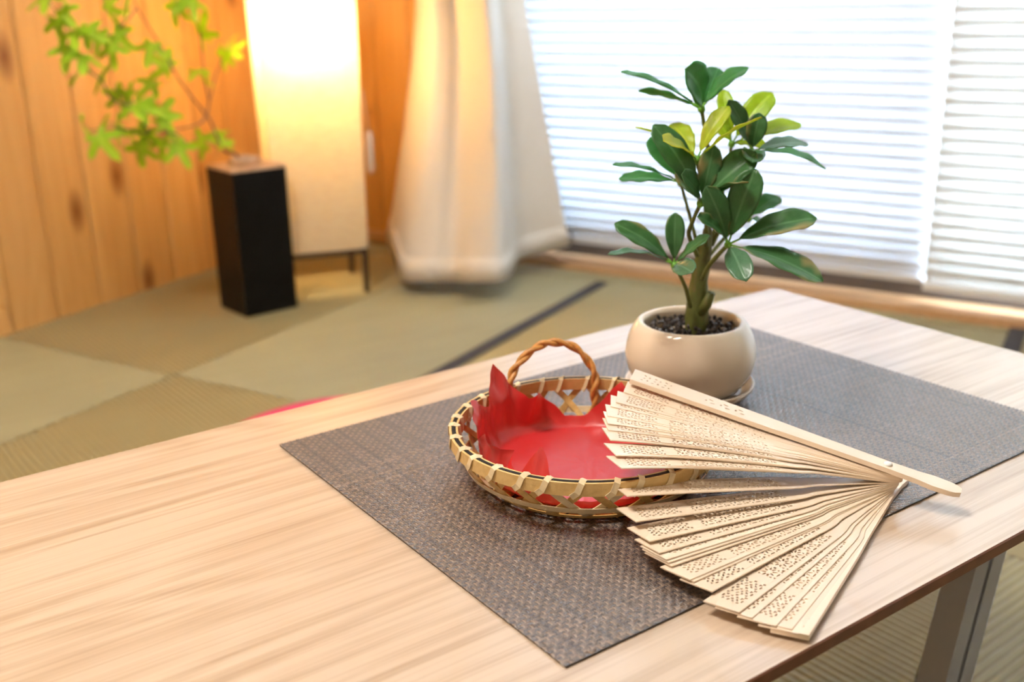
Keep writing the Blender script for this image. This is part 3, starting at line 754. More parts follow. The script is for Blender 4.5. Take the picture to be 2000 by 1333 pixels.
mb.tube([lp(-1, -0.43, ZB - 0.008), lp(1, -0.43, ZB - 0.008)], 0.004, 6); mb.tube([(bc_.x, bc_.y, ZB - 0.008), (bc_.x, bc_.y, bz - 0.10)], 0.004, 8)
mb.build('socket', M_white, lamp, smooth=False)
mb = MB(); c0 = lp(1.25, -1.0, 0.34)
mb.tube([lp(1.12, -1.1, 0.46), c0 + Vector((0, 0, 0.02))], 0.0013, 6)
mb.tube([c0 + Vector((0, 0, 0.03)), c0 + Vector((0, 0, 0.02)), c0 - Vector((0, 0, 0.055)), c0 - Vector((0, 0, 0.065))], [0.003, 0.008, 0.008, 0.004], 10)
mb.build('pull_switch', plain('cream_plastic', (0.75, 0.58, 0.45), 0.4), lamp, smooth=True)

# ------------------------------------------------------------------ black vase with the maple twig
vz = math.radians(4.5); vx = Vector((math.cos(vz), math.sin(vz), 0)); vy = Vector((-vx.y, vx.x, 0))
VN = Vector((0.541, 1.470, 0)); VS = 0.124; VH = 0.318
vc = VN + vx * VS / 2 + vy * VS / 2
vase = thing('vase', vc, 'tall square black vase standing on the tatami before the lamp', 'vase')
def vbox(mb, x0, x1, y0, y1, z0, z1): frame_box(mb, vc, vx, vy, x0, x1, y0, y1, z0, z1)
h = VS / 2
mb = MB()
w_ = 0.008
vbox(mb, -h, h, -h, h, 0.0, 0.012)
vbox(mb, -h, h, -h, -h + w_, 0.012, VH - 0.006); vbox(mb, -h, h, h - w_, h, 0.012, VH - 0.006)
vbox(mb, -h, -h + w_, -h + w_, h - w_, 0.012, VH - 0.006); vbox(mb, h - w_, h, -h + w_, h - w_, 0.012, VH - 0.006)
mb.build('body', M_black, vase)
mb = MB(); o_ = 0.030
vbox(mb, -h, h, -h, -o_, VH - 0.006, VH); vbox(mb, -h, h, o_, h, VH - 0.006, VH)
vbox(mb, -h, -o_, -o_, o_, VH - 0.006, VH); vbox(mb, o_, h, -o_, o_, VH - 0.006, VH)
mb.build('lid', M_copper, vase)
mb = MB(); mb.lathe([(0.030, 0.0), (0.033, 0.002), (0.033, 0.014), (0.031, 0.016), (0.028, 0.014), (0.028, -0.004)], (vc.x, vc.y, VH), 32, cap_bottom=False)
mb.build('collar', M_copper, vase, smooth=True)

twig = thing('maple_branch', (vc.x, vc.y, 0.03), 'green maple branch arching left out of the black vase', 'branch')
mb = MB()
t0 = [Vector(p) for p in TWIGS[0]]
t0 = [Vector((vc.x + 0.006, vc.y, 0.03)), Vector((vc.x - 0.004, vc.y, 0.20)), Vector((vc.x - 0.012, vc.y, VH + 0.01))] + t0[1:]
main = catmull(t0, 4); mb.tube(main, [0.0034 - 0.0022 * i / (len(main) - 1) for i in range(len(main))], 8)
mb.build('stem', M_twig, twig, smooth=True)
for l in TWIGS[1:]:
    c = catmull([Vector(p) for p in l], 4); mb = MB()
    mb.tube(c, [0.0020 - 0.0012 * i / (len(c) - 1) for i in range(len(c))], 6); mb.build('twig', M_twig, twig, smooth=True)
rnd = random.Random(11)
allt = [Vector(p) for l in TWIGS for p in l]
def maple_leaf(c, size, d, nrm, parent):
    """five pointed lobes round the stalk end, slightly drooping"""
    d = d.normalized(); nrm = (nrm - d * nrm.dot(d)).normalized(); s = d.cross(nrm)
    lobes = [(-118, 0.45), (-62, 0.80), (0, 1.0), (62, 0.80), (118, 0.45)]
    pts = []
    for k, (a, l) in enumerate(lobes):
        a = math.radians(a)
        for da, f in ((-0.34, 0.50), (-0.20, 0.78), (0.0, 1.0), (0.20, 0.78), (0.34, 0.50)):
            pts.append((a + da * (1.15 if l < 0.6 else 1), l * f))
        if k < 4:
            pts.append((a + math.radians(29), 0.30))
    pts.append((math.radians(180), 0.06))
    vs = [c]; uv = [(0, 0.5)]
    for a, r in pts:
        x, y = math.cos(a) * r * size, math.sin(a) * r * size
        dz = -0.30 * r * r * size
        vs.append(c + d * x + s * y + nrm * dz); uv.append((r, 0.5 + 0.25 * math.sin(a)))
    m = len(pts)
    mb = MB(); mb.add(vs, [(0, i, i % m + 1) for i in range(1, m + 1)])
    o = mb.build('leaf', M_maple, parent, fixn=False)
    ul = o.data.uv_layers.new(name='UVMap')
    for lp_ in o.data.loops: ul.data[lp_.index].uv = uv[lp_.vertex_index]
    so = o.modifiers.new('thick', 'SOLIDIFY'); so.thickness = 0.0005
    return o
TOCAM = Vector((-0.58, -0.815, 0))
for p in MAPLE:
    p = Vector(p)
    near = min(allt, key=lambda q: (q - p).length)
    d = (p - near)
    if d.length < 0.012: d = Vector((rnd.uniform(-1, 1), rnd.uniform(-1, 1), rnd.uniform(-0.8, 0.2)))
    d = d.normalized() + Vector((0, 0, -0.45)) + Vector((rnd.uniform(-.4, .4), rnd.uniform(-.4, .4), rnd.uniform(-.2, .2)))
    nrm = TOCAM * rnd.uniform(0.5, 1.1) + Vector((rnd.uniform(-.5, .5), rnd.uniform(-.3, .3), rnd.uniform(0.15, 0.8)))
    sz = rnd.uniform(0.042, 0.058)
    lf = maple_leaf(p - d.normalized() * sz * 0.4, sz, d, nrm, twig)
    st = MB(); b0 = p - d.normalized() * sz * 0.4
    if (near - b0).length > 0.004:
        st.tube([near, (near + b0) / 2 + Vector((0, 0, 0.004)), b0], 0.0007, 5); st.build('leaf_stalk', M_hub, twig, smooth=True)

# ------------------------------------------------------------------ pink floor cushion behind the table
mb = MB()
prof = []
for k in range(13):
    a = -math.pi / 2 + math.pi * k / 12
    prof.append((0.195 + 0.025 * math.cos(a), 0.026 + 0.025 * math.sin(a)))
prof = [(0.03, 0.001)] + prof + [(0.10, 0.056), (0.02, 0.057)]
CU = (0.352, 0.611, 0.0)
cush = thing('floor_cushion', CU, 'round pink floor cushion lying behind the table', 'cushion')
mb.lathe(prof, CU, 48, cap_top=True); mb.build('cover', M_pink, cush, smooth=True)
mb = MB(); mb.tube([(CU[0] + 0.2205 * math.cos(a), CU[1] + 0.2205 * math.sin(a), 0.026) for a in [2 * math.pi * k / 48 for k in range(49)]], 0.003, 6, cap=False)
mb.build('piping', M_pink, cush, smooth=True)

# ------------------------------------------------------------------ low table
X0, X1, Y0, Y1 = -0.43, 0.574, -0.3725, 0.059
tb = thing('low_table', ((X0 + X1) / 2, (Y0 + Y1) / 2, 0.0), 'low oak table with thin top and grey metal legs', 'table')
def rounded_rect(x0, x1, y0, y1, r, n=6):
    out = []
    for cx, cy, a0 in ((x1 - r, y1 - r, 0), (x0 + r, y1 - r, 90), (x0 + r, y0 + r, 180), (x1 - r, y0 + r, 270)):
        for k in range(n + 1):
            a = math.radians(a0 + 90 * k / n); out.append((cx + r * math.cos(a), cy + r * math.sin(a)))
    return out
def loft(mb, loops, mis):
    n = len(loops[0]); vs = [p for l in loops for p in l]
    b = len(mb.v); mb.v += [tuple(p) for p in vs]
    for i in range(len(loops) - 1):
        for k in range(n):
            k2 = (k + 1) % n
            mb.f.append((b + i * n + k, b + i * n + k2, b + (i + 1) * n + k2, b + (i + 1) * n + k)); mb.m.append(mis[i])
    mb.f.append(tuple(b + k for k in range(n - 1, -1, -1))); mb.m.append(mis[0])
    mb.f.append(tuple(b + (len(loops) - 1) * n + k for k in range(n))); mb.m.append(mis[-1])
def rr(i, z): return [(x, y, z) for x, y in rounded_rect(X0 + i, X1 - i, Y0 + i, Y1 - i, 0.008)]
mb = MB()
loft(mb, [rr(0.022, ZT - 0.020), rr(0.0008, ZT - 0.0078), rr(0.0, ZT - 0.0070), rr(0.0, ZT - 0.0008), rr(0.0008, ZT)], [1, 1, 1, 1, 0])
# top face takes the wood, edges the dark band
mb.m[-1] = 0
top = mb.build('table_top', [M_table, M_table_edge], tb)
def leg_frame(xt, xb, y, parent):
    mb = MB()
    a, b = Vector((xt, y, ZT - 0.0205)), Vector((xb, y, 0.0))
    ax_ = (a - b).normalized()
    for off in (-0.0115, 0.0115):
        q = []
        for p in (b, a):
            for dx, dy in ((-0.0088, -0.011), (0.0088, -0.011), (0.0088, 0.011), (-0.0088, 0.011)):
                q.append(p + Vector((off + dx, dy, 0)))
        mb.add(q, [(3, 2, 1, 0), (4, 5, 6, 7), (0, 1, 5, 4), (1, 2, 6, 5), (2, 3, 7, 6), (3, 0, 4, 7)])
    q = []
    for p in (b, a):
        for dx, dy in ((-0.004, -0.006), (0.004, -0.006), (0.004, 0.006), (-0.004, 0.006)): q.append(p + Vector((dx, dy, 0)))
    mb.add(q, [(3, 2, 1, 0), (4, 5, 6, 7), (0, 1, 5, 4), (1, 2, 6, 5), (2, 3, 7, 6), (3, 0, 4, 7)])
    mb.build('leg', M_grey, parent)
for xt, xb in ((0.452, 0.372), (-0.312, -0.232)):
    for y in (-0.27, -0.04): leg_frame(xt, xb, y, tb)
    mb = MB(); mb.box(xt - 0.02, xt + 0.02, -0.285, -0.025, ZT - 0.0225, ZT - 0.0195); mb.build('leg_plate', M_grey, tb)

# ------------------------------------------------------------------ woven placemat
PM = (0.225, -0.158, ZT)
pmat = thing('placemat', PM, 'dark brown woven vinyl placemat lying on the oak table', 'placemat')
mb = MB(); mb.box(0.0005, 0.4495, -0.3157, -0.0005, ZT + 0.0001, ZT + 0.0008); mb.build('backing', M_mat_base, pmat)
def weave():
    p = 0.00152
    nx, ny = int(0.45 / p), int(0.3162 / p)
    px, py = 0.45 / nx, 0.3162 / ny
    h = 0.00030; zc = ZT + 0.00135
    V = []; Fq = []; MI = []
    base = 0
    rng = np.random.default_rng(3)
    def strands(nb, pitch, ncell, cpitch, warp):
        nonlocal base
        for i in range(nb):
            for sidx in (i % 2,):
                ctr_ = (i + 0.5) * pitch
                half = pitch * 0.44
                j = np.arange(ncell + 1)
                def top_at(jj):
                    BRK = np.array([0, 1, 3, 2])
                    c = (i + BRK[jj % 4]) % 4 if warp else (jj + BRK[i % 4]) % 4
                    t = (c < 2)
                    return t if warp else ~t
                hh = np.where(top_at(np.clip(j, 0, ncell - 1)), 1.0, -1.0)
                hp = np.where(top_at(np.clip(j - 1, 0, ncell - 1)), 1.0, -1.0)
                z = zc + h * (hh + hp) / 2
                a = j * cpitch
                cc = ctr_ + rng.normal(0, 0.00004, len(j))
                rows = []
                for k, (o, dz) in enumerate(((-half, -0.00028), (0, 0.00006), (half, -0.00028))):
                    if warp: rows.append(np.stack([cc + o, -a, z + dz], 1))
                    else: rows.append(np.stack([a, -(cc + o), z + dz], 1))
                A = np.stack(rows, 1).reshape(-1, 3)
                V.append(A)
                n = len(j)
                idx = base + np.arange(n - 1)[:, None] * 3
                for k in range(2):
                    q = np.concatenate([idx + k, idx + k + 1, idx + k + 4, idx + k + 3], 1)
                    if not warp: q = q
                    Fq.append(q)
                    pal = (0 if (sidx == 0) else 1) if warp else (1 if (sidx == 0) else 2)
                    if rng.random() < 0.1: pal = int(rng.integers(0, 3))
                    if k == 0: mi0 = pal
                    MI.append(np.full(n - 1, mi0))
                base += len(A)
    strands(nx, px, ny, py, True)
    strands(ny, py, nx, px, False)
    V = np.concatenate(V); Fq = np.concatenate(Fq); MI = np.concatenate(MI)
    V = V - np.array(PM)
    me = bpy.data.meshes.new('weave')
    me.vertices.add(len(V)); me.vertices.foreach_set('co', V.astype(np.float32).ravel())
    me.loops.add(len(Fq) * 4); me.loops.foreach_set('vertex_index', Fq.astype(np.int32).ravel())
    me.polygons.add(len(Fq)); me.polygons.foreach_set('loop_start', (np.arange(len(Fq)) * 4).astype(np.int32))
    for m in M_weave: me.materials.append(m)
    me.polygons.foreach_set('material_index', MI.astype(np.int32))
    me.polygons.foreach_set('use_smooth', np.ones(len(Fq), bool))
    me.update(calc_edges=True); me.validate()
    o = link(bpy.data.objects.new('weave', me)); o.parent = pmat; o['kind'] = 'stuff'
weave()
ZM = ZT + 0.0020       # top of the mat

# ------------------------------------------------------------------ saucer and potted plant
PC = Vector((0.283, -0.110, ZM))
sau = thing('saucer', PC, 'small cream saucer under the round plant pot', 'saucer')
mb = MB(); mb.lathe([(0.034, 0.0), (0.036, 0.001), (0.0435, 0.006), (0.0478, 0.0115), (0.0482, 0.0128), (0.0476, 0.0137), (0.0462, 0.0130), (0.042, 0.0080), (0.035, 0.0038), (0.004, 0.0034)], PC, 64)
mb.build('dish', M_pot, sau, smooth=True)

plant = thing('potted_schefflera', PC + Vector((0, 0, 0.0042)), 'small umbrella plant with glossy leaves in a round cream pot', 'potted plant')
out = [(0.027, 0.0042), (0.030, 0.0045), (0.0375, 0.0105), (0.0440, 0.0190), (0.0473, 0.0280), (0.0481, 0.0350), (0.0473, 0.0430), (0.0450, 0.0505), (0.0415, 0.0570), (0.0395, 0.0592), (0.0378, 0.0602), (0.0362, 0.0600), (0.0348, 0.0588), (0.0342, 0.0560), (0.0348, 0.0500), (0.036, 0.045), (0.02, 0.044), (0.004, 0.044)]
mb = MB(); mb.lathe(out, PC, 72, cap_top=True)
pot = mb.build('pot', M_pot, plant, smooth=True)
# gravel
rnd = random.Random(5)
gm = MB()
bmi = bmesh.new(); bmesh.ops.create_icosphere(bmi, subdivisions=1, radius=1.0)
iv = [v.co.copy() for v in bmi.verts]; iff = [tuple(v.index for v in f.verts) for f in bmi.faces]; bmi.free()
pts = []
tries = 0
while len(pts) < 170 and tries < 20000:
    tries += 1
    r = 0.0325 * math.sqrt(rnd.random()); a = rnd.uniform(0, 2 * math.pi)
    lay = rnd.random() < 0.6
    z = (0.0545 if lay else 0.0505) + rnd.uniform(-0.001, 0.001) + 0.0018 * (1 - r / 0.0325)
    p = Vector((r * math.cos(a), r * math.sin(a), z))
    if all((p - q).length > 0.0036 for q in pts): pts.append(p)
for p in pts:
    s = rnd.uniform(0.0019, 0.0030)
    q = Quaternion((rnd.uniform(-1, 1), rnd.uniform(-1, 1), rnd.uniform(-1, 1), rnd.uniform(-1, 1))).normalized()
    sc = Vector((rnd.uniform(0.8, 1.35), rnd.uniform(0.75, 1.1), rnd.uniform(0.65, 0.95)))
    gm.add([PC + p + q @ Vector((v.x * sc.x, v.y * sc.y, v.z * sc.z)) * s * (1 + 0.12 * rnd.uniform(-1, 1)) for v in iv], iff)
tag(gm.build('gravel', M_gravel, plant), 'dark gravel covering the soil', kind='stuff')
# trunk
mb = MB()
tp_ = [Vector(p[:3]) for p in TRUNK]; tp_ = [Vector((PC.x, PC.y, PC.z + 0.046))] + tp_
tr_ = [0.0092] + [p[3] for p in TRUNK]
mb.tube(tp_, tr_, 14)
o = mb.build('trunk', M_trunk, plant, smooth=True)
sub = o.modifiers.new('sub', 'SUBSURF'); sub.levels = 1; sub.render_levels = 2
tex = bpy.data.textures.new('bark_lumps', 'CLOUDS'); tex.noise_scale = 0.006
dm = o.modifiers.new('lumps', 'DISPLACE'); dm.texture = tex; dm.strength = 0.0018; dm.mid_level = 0.5; dm.texture_coords = 'LOCAL'
mb = MB(); mb.tube([p[:3] for p in STUB], [p[3] for p in STUB], 10); mb.build('cut_stub', M_trunk, plant, smooth=True)
for ps, r0, r1 in PETIOLES:
    c = catmull([Vector(p) for p in ps], 5); mb = MB()
    mb.tube(c, [r0 + (r1 - r0) * i / (len(c) - 1) for i in range(len(c))], 8)
    mb.build('petiole', M_stem, plant, smooth=True)
    mb = MB(); e = c[-1]; d = (c[-1] - c[-2]).normalized()
    mb.tube([e - d * 0.003, e - d * 0.001, e + d * 0.001, e + d * 0.0022], [0.0012, 0.0026, 0.0026, 0.0010], 10); mb.build('leaf_hub', M_hub, plant, smooth=True)

CAMP = Vector((-0.25317, -0.63486, 0.65181))
def leaf(base, tip, width, roll, mat, parent, rnd):
    base = Vector(base); tip = Vector(tip)
    d = tip - base; L = d.length; d.normalize()
    tc = (CAMP - (base + tip) / 2).normalized()
    nrm = (tc * 0.8 + Vector((0, 0, 0.55)))
    nrm = (nrm - d * nrm.dot(d)).normalized()
    nrm = Quaternion(d, math.radians(roll)) @ nrm
    s = d.cross(nrm)
    stalk = 0.13
    NT, NS = 14, 8
    vs = []; uv = []
    def prof(t):
        v = (t ** 0.85) * ((1 - t) ** 0.5); return v / 0.493
    sag = rnd.uniform(0.05, 0.12)
    for i in range(NT + 1):
        t = i / NT
        x = (stalk + (1 - stalk) * t) * L
        hw = max(width / 2 * prof(min(max(t, 0.0), 0.999)), 0.0004)
        zc = sag * L * (math.sin(math.pi * (x / L)) ** 1.0) * 0.8
        for k in range(NS + 1):
            v = -1 + 2 * k / NS
            fold = 0.22 * abs(v) * hw
            wav = 0.0006 * math.sin(6 * t * math.pi + k) * abs(v)
            vs.append(base + d * x + s * (v * hw) + nrm * (zc + fold + wav)); uv.append((t, 0.5 + 0.5 * v))
    fs = [(i * (NS + 1) + k, i * (NS + 1) + k + 1, (i + 1) * (NS + 1) + k + 1, (i + 1) * (NS + 1) + k) for i in range(NT) for k in range(NS)]
    mb = MB(); mb.add(vs, fs)
    o = mb.build('leaf', mat, parent, smooth=True, fixn=False)
    ul = o.data.uv_layers.new(name='UVMap')
    for lp_ in o.data.loops: ul.data[lp_.index].uv = uv[lp_.vertex_index]
    so = o.modifiers.new('thick', 'SOLIDIFY'); so.thickness = 0.00045; so.offset = 0
    st = MB()
    mids = [base, base + d * (stalk * 0.5 * L) + nrm * (sag * L * 0.18), base + d * (stalk * 1.05 * L) + nrm * (sag * L * math.sin(math.pi * stalk) * 0.8)]
    st.tube(mids, [0.0008, 0.0007, 0.0006], 6); st.build('leaf_stalk', M_hub, o, smooth=True)
    return o
rnd = random.Random(8)
for b_, t_, w_, r_, c_ in LEAVES:
    leaf(b_, t_, w_, r_, M_leaf[c_], plant, rnd)

# ------------------------------------------------------------------ bamboo basket
BC = Vector((0.1375, -0.1645, ZM))
bask = thing('basket', BC, 'round shallow bamboo basket with twisted handle and open weave', 'basket')
RP = [(0.062, 0.0012), (0.0695, 0.005), (0.0755, 0.011), (0.0800, 0.018), (0.0835, 0.024), (0.0847, 0.0335)]
def rad_at(z):
    for (r0, z0), (r1, z1) in zip(RP, RP[1:]):
        if z <= z1: return r0 + (r1 - r0) * (z - z0) / (z1 - z0)
    return RP[-1][0]
def cyl(a, r, z): return BC + Vector((r * math.cos(a), r * math.sin(a), z))
def ring(mb, r, z, width, thick, n=96, lean=0.0):
    A = [2 * math.pi * k / n for k in range(n)]
    mb.ribbon([cyl(a, r, z) for a in A], [Vector((lean * math.cos(a), lean * math.sin(a), 1)).normalized() for a in A], [Vector((math.cos(a), math.sin(a), 0)) for a in A], width, thick, closed=True)
mb = MB(); ring(mb, 0.0854, 0.0294, 0.0080, 0.0015); mb.build('outer_rim', M_bamboo, bask)
mb = MB(); ring(mb, 0.0813, 0.0294, 0.0080, 0.0013); mb.build('inner_rim', M_bamboo, bask)
mb = MB(); ring(mb, 0.0833, 0.0305, 0.0062, 0.0022); mb.build('rim_core', M_dark, bask)
NW = 30
for i in range(NW):
    a = 2 * math.pi * (i + 0.3 * ((i * 7) % 3 - 1) / 3) / NW
    sl = 0.055
    path = [(r_ + 0.0018, z_ - 0.0034, q_) for r_, z_, q_ in ((0.0846, 0.0282, -sl), (0.0850, 0.0310, -sl * 0.3), (0.0846, 0.0368, sl * 0.2), (0.0815, 0.0378, sl * 0.4), (0.0784, 0.0368, sl * 0.6), (0.0782, 0.0310, sl), (0.0786, 0.0282, sl * 1.4))]
    P = [cyl(a + q, r, z) for r, z, q in path]
    T = [(P[min(k + 1, 6)] - P[max(k - 1, 0)]).normalized() for k in range(7)]
    Rr = Vector((math.cos(a), math.sin(a), 0))
    cen = cyl(a, 0.0833, 0.0292)
    Nn = []
    Ww = []
    for k in range(7):
        nn_ = (P[k] - cen); nn_ = (nn_ - T[k] * nn_.dot(T[k])).normalized(); Nn.append(nn_); Ww.append(T[k].cross(nn_).normalized())
    mb = MB(); mb.ribbon(P, Ww, Nn, 0.0036, 0.0006); mb.build('rim_binding', M_bamboo_pale, bask)
NRB = 22
for sgn in (1, -1):
    for i in range(NRB):
        a0 = 2 * math.pi * (i + (0.25 if sgn > 0 else 0.0)) / NRB
        P = []; Nn = []; Ww = []
        zz = [0.0265, 0.021, 0.017, 0.012, 0.0075, 0.0035, 0.0014]
        for k, z in enumerate(zz):
            a = a0 + sgn * 0.30 * (0.0265 - z) / 0.025
            off = 0.0006 * sgn
            P.append(cyl(a, rad_at(z) + off - 0.0006, z))
        for rr_, da in ((0.055, 0.36), (0.045, 0.45)):
            P.append(cyl(a0 + sgn * da, rr_, 0.0012 + 0.0004 * (sgn > 0)))
        for k in range(len(P)):
            t = (P[min(k + 1, len(P) - 1)] - P[max(k - 1, 0)]).normalized()
            v = P[k] - (BC + Vector((0, 0, 0.035))); nn_ = (v - t * v.dot(t)).normalized()
            Nn.append(nn_); Ww.append(t.cross(nn_).normalized())
        mb = MB(); mb.ribbon(P, Ww, Nn, 0.0042, 0.0007); mb.build('rib', M_bamboo_gold if (i * 3 + sgn) % 4 else M_bamboo_pale, bask)
mb = MB(); ring(mb, rad_at(0.012) + 0.0012, 0.012, 0.0042, 0.0008, lean=0.5); mb.build('hoop', M_bamboo_pale, bask)
mb = MB(); ring(mb, rad_at(0.0035) + 0.0008, 0.0032, 0.0040, 0.0008, lean=0.9); mb.build('hoop', M_bamboo_gold, bask)
for d_ in range(3):
    a = math.radians(60 * d_ + 10)
    ex_, ey_ = Vector((math.cos(a), math.sin(a), 0)), Vector((-math.sin(a), math.cos(a), 0))
    for k in range(-3, 4):
        o_ = k * 0.0185 + 0.003
        hl = math.sqrt(max(0.064 ** 2 - o_ * o_, 0.0001))
        z = 0.0012 + 0.0007 * d_
        mb = MB(); mb.ribbon([BC + ey_ * o_ + ex_ * x + Vector((0, 0, z)) for x in (-hl, 0, hl)], [ey_] * 3, [Vector((0, 0, 1))] * 3, 0.0048, 0.0006)
        mb.build('base_strip', M_bamboo_gold, bask)
# twisted handle
a1, a2 = math.radians(93), math.radians(46)
f1, f2 = cyl(a1, 0.0765, 0.018), cyl(a2, 0.0760, 0.010)
ctrl = [f1, cyl(a1, 0.0775, 0.033), cyl(a1 - 0.09, 0.0800, 0.047), cyl(math.radians(76), 0.0810, 0.0585), cyl(math.radians(66), 0.0815, 0.0610), cyl(math.radians(55), 0.081, 0.0555), cyl(a2 + 0.01, 0.0790, 0.040), cyl(a2, 0.0755, 0.026), f2]
path = catmull(ctrl, 10)
for ph in (0, math.pi):
    P = []
    for i, p in enumerate(path):
        t = (path[min(i + 1, len(path) - 1)] - path[max(i - 1, 0)]).normalized()
        r_ = Vector((math.cos(1.13), math.sin(1.13), 0)); r_ = (r_ - t * r_.dot(t)).normalized(); q = t.cross(r_)
        a = ph + i * 0.42
        P.append(p + (r_ * math.cos(a) + q * math.sin(a)) * 0.0014)
    mb = MB(); mb.tube(P, 0.00185, 8); mb.build('handle_strand', M_rattan, bask, smooth=True)

# red tissue paper lining
rp = thing('tissue_paper', BC + Vector((0, 0, 0.004)), 'crumpled red tissue paper lining the bamboo basket', 'paper')
mb = MB()
NA, NRR = 240, 36
CORN = [(105, 23, 0.043), (84, 20, 0.020), (136, 40, 0.032), (170, 30, 0.026), (203, 14, 0.028), (30, 20, 0.022), (288, 30, 0.008), (335, 26, 0.006)]     # centre, half width (deg), extra length
vs = []
for i in range(NRR + 1):
    f = i / NRR
    for k in range(NA):
        a = 2 * math.pi * k / NA
        ad = math.degrees(a)
        edge = 0.0705; fold = 0.0
        for c_, w_, l_ in CORN:
            dd = abs((ad - c_ + 180) % 360 - 180) / w_
            if dd < 1: edge = max(edge, 0.0705 + l_ * (1 - dd) ** (0.9 if l_ > 0.02 else 0.7))
        edge += 0.0012 * mnoise.noise(Vector((math.cos(a) * 6, math.sin(a) * 6, 9)))
        s = f * edge
        flat = 0.061
        nz = mnoise.noise(Vector((math.cos(a) * 3.1, math.sin(a) * 3.1, s * 30)))
        nz2 = mnoise.noise(Vector((math.cos(a) * 8, math.sin(a) * 8, s * 50 + 5)))
        if s < flat:
            r, z = s, 0.0056 + 0.0008 * nz * (s / flat)
        else:
            e_ = s - flat
            w = min(e_ / 0.026, 1)
            r = flat + e_ * (0.62 - 0.30 * w)
            z = 0.0056 + e_ * (0.50 + 0.48 * w)
            r += -0.004 * w * abs(nz) - 0.0035 * w * nz2
            z += 0.002 * w * nz2
            if 180 < ad < 222:                                   # a corner flopping inwards
                r -= 0.75 * max(0, e_ - 0.014); z -= 0.05 * max(0, e_ - 0.014)
            if 78 < ad < 96: r -= 0.55 * max(0, e_ - 0.006) * (1 - abs(ad - 86) / 10)
            r = min(r, 0.0772 - 0.0004 * w)
        vs.append(cyl(a, max(r, 1e-5), z))
mb.add(vs, [(i * NA + k, i * NA + (k + 1) % NA, (i + 1) * NA + (k + 1) % NA, (i + 1) * NA + k) for i in range(1, NRR) for k in range(NA)])
mb.add([cyl(0, 0, 0.0056)] + vs[NA:2 * NA], [(0, 1 + k, 1 + (k + 1) % NA) for k in range(NA)])
o = mb.build('sheet', M_red, rp, smooth=True)
bm = bmesh.new(); bm.from_mesh(o.data); bmesh.ops.remove_doubles(bm, verts=bm.verts, dist=1e-5); bmesh.ops.recalc_face_normals(bm, faces=bm.faces); bm.to_mesh(o.data); bm.free()

# ------------------------------------------------------------------ sandalwood style folding fan
LREF = 0.170
def hw_at(r, guard):
    if guard: K_ = [(-0.042, 0.0030), (-0.038, 0.0062), (-0.026, 0.0072), (-0.018, 0.0058), (0.0, 0.0052), (0.05, 0.0062), (0.08, 0.0074), (LREF, 0.0088)]
    else: K_ = [(-0.009, 0.0022), (-0.006, 0.0034), (0.0, 0.0040), (0.03, 0.0047), (0.052, 0.0057), (0.060, 0.0076), (0.068, 0.0083), (LREF, 0.0093)]
    for (a, b), (c, d) in zip(K_, K_[1:]):
        if r <= c: return b + (d - b) * (r - a) / (c - a)
    return K_[-1][1]
def outline(guard):
    r0 = -0.042 if guard else -0.009
    rs = list(np.arange(r0, LREF, 0.003)) + [LREF]
    up_ = [(r, hw_at(r, guard)) for r in rs]
    top_ = [(r if r < LREF - 0.004 else LREF - 0.0035 * (r == rs[-1]) - 0.004 * (r != rs[-1]), h) for r, h in up_]
    top_ = [p for p in up_ if p[0] < LREF - 0.0045] + [(LREF - 0.0030, up_[-1][1])]
    return top_ + [(r, -h) for r, h in reversed(up_)]
def poly_at(pts, x, y, ang=0, sx=1, sy=1):
    c, s = math.cos(ang), math.sin(ang)
    return [(x + (px * sx) * c - (py * sy) * s, y + (px * sx) * s + (py * sy) * c) for px, py in pts]
DIAM = [(1, 0), (0, 1), (-1, 0), (0, -1)]
SQ = [(1, 1), (-1, 1), (-1, -1), (1, -1)]
TRI = [(1.0, 0), (-0.7, 0.85), (-0.7, -0.85)]
LENS = [(1, 0), (0.45, 0.75), (-0.45, 0.75), (-1, 0), (-0.45, -0.75), (0.45, -0.75)]
DROP = [(1, 0), (0.2, 0.7), (-0.6, 0.8), (-1, 0), (-0.6, -0.8), (0.2, -0.7)]
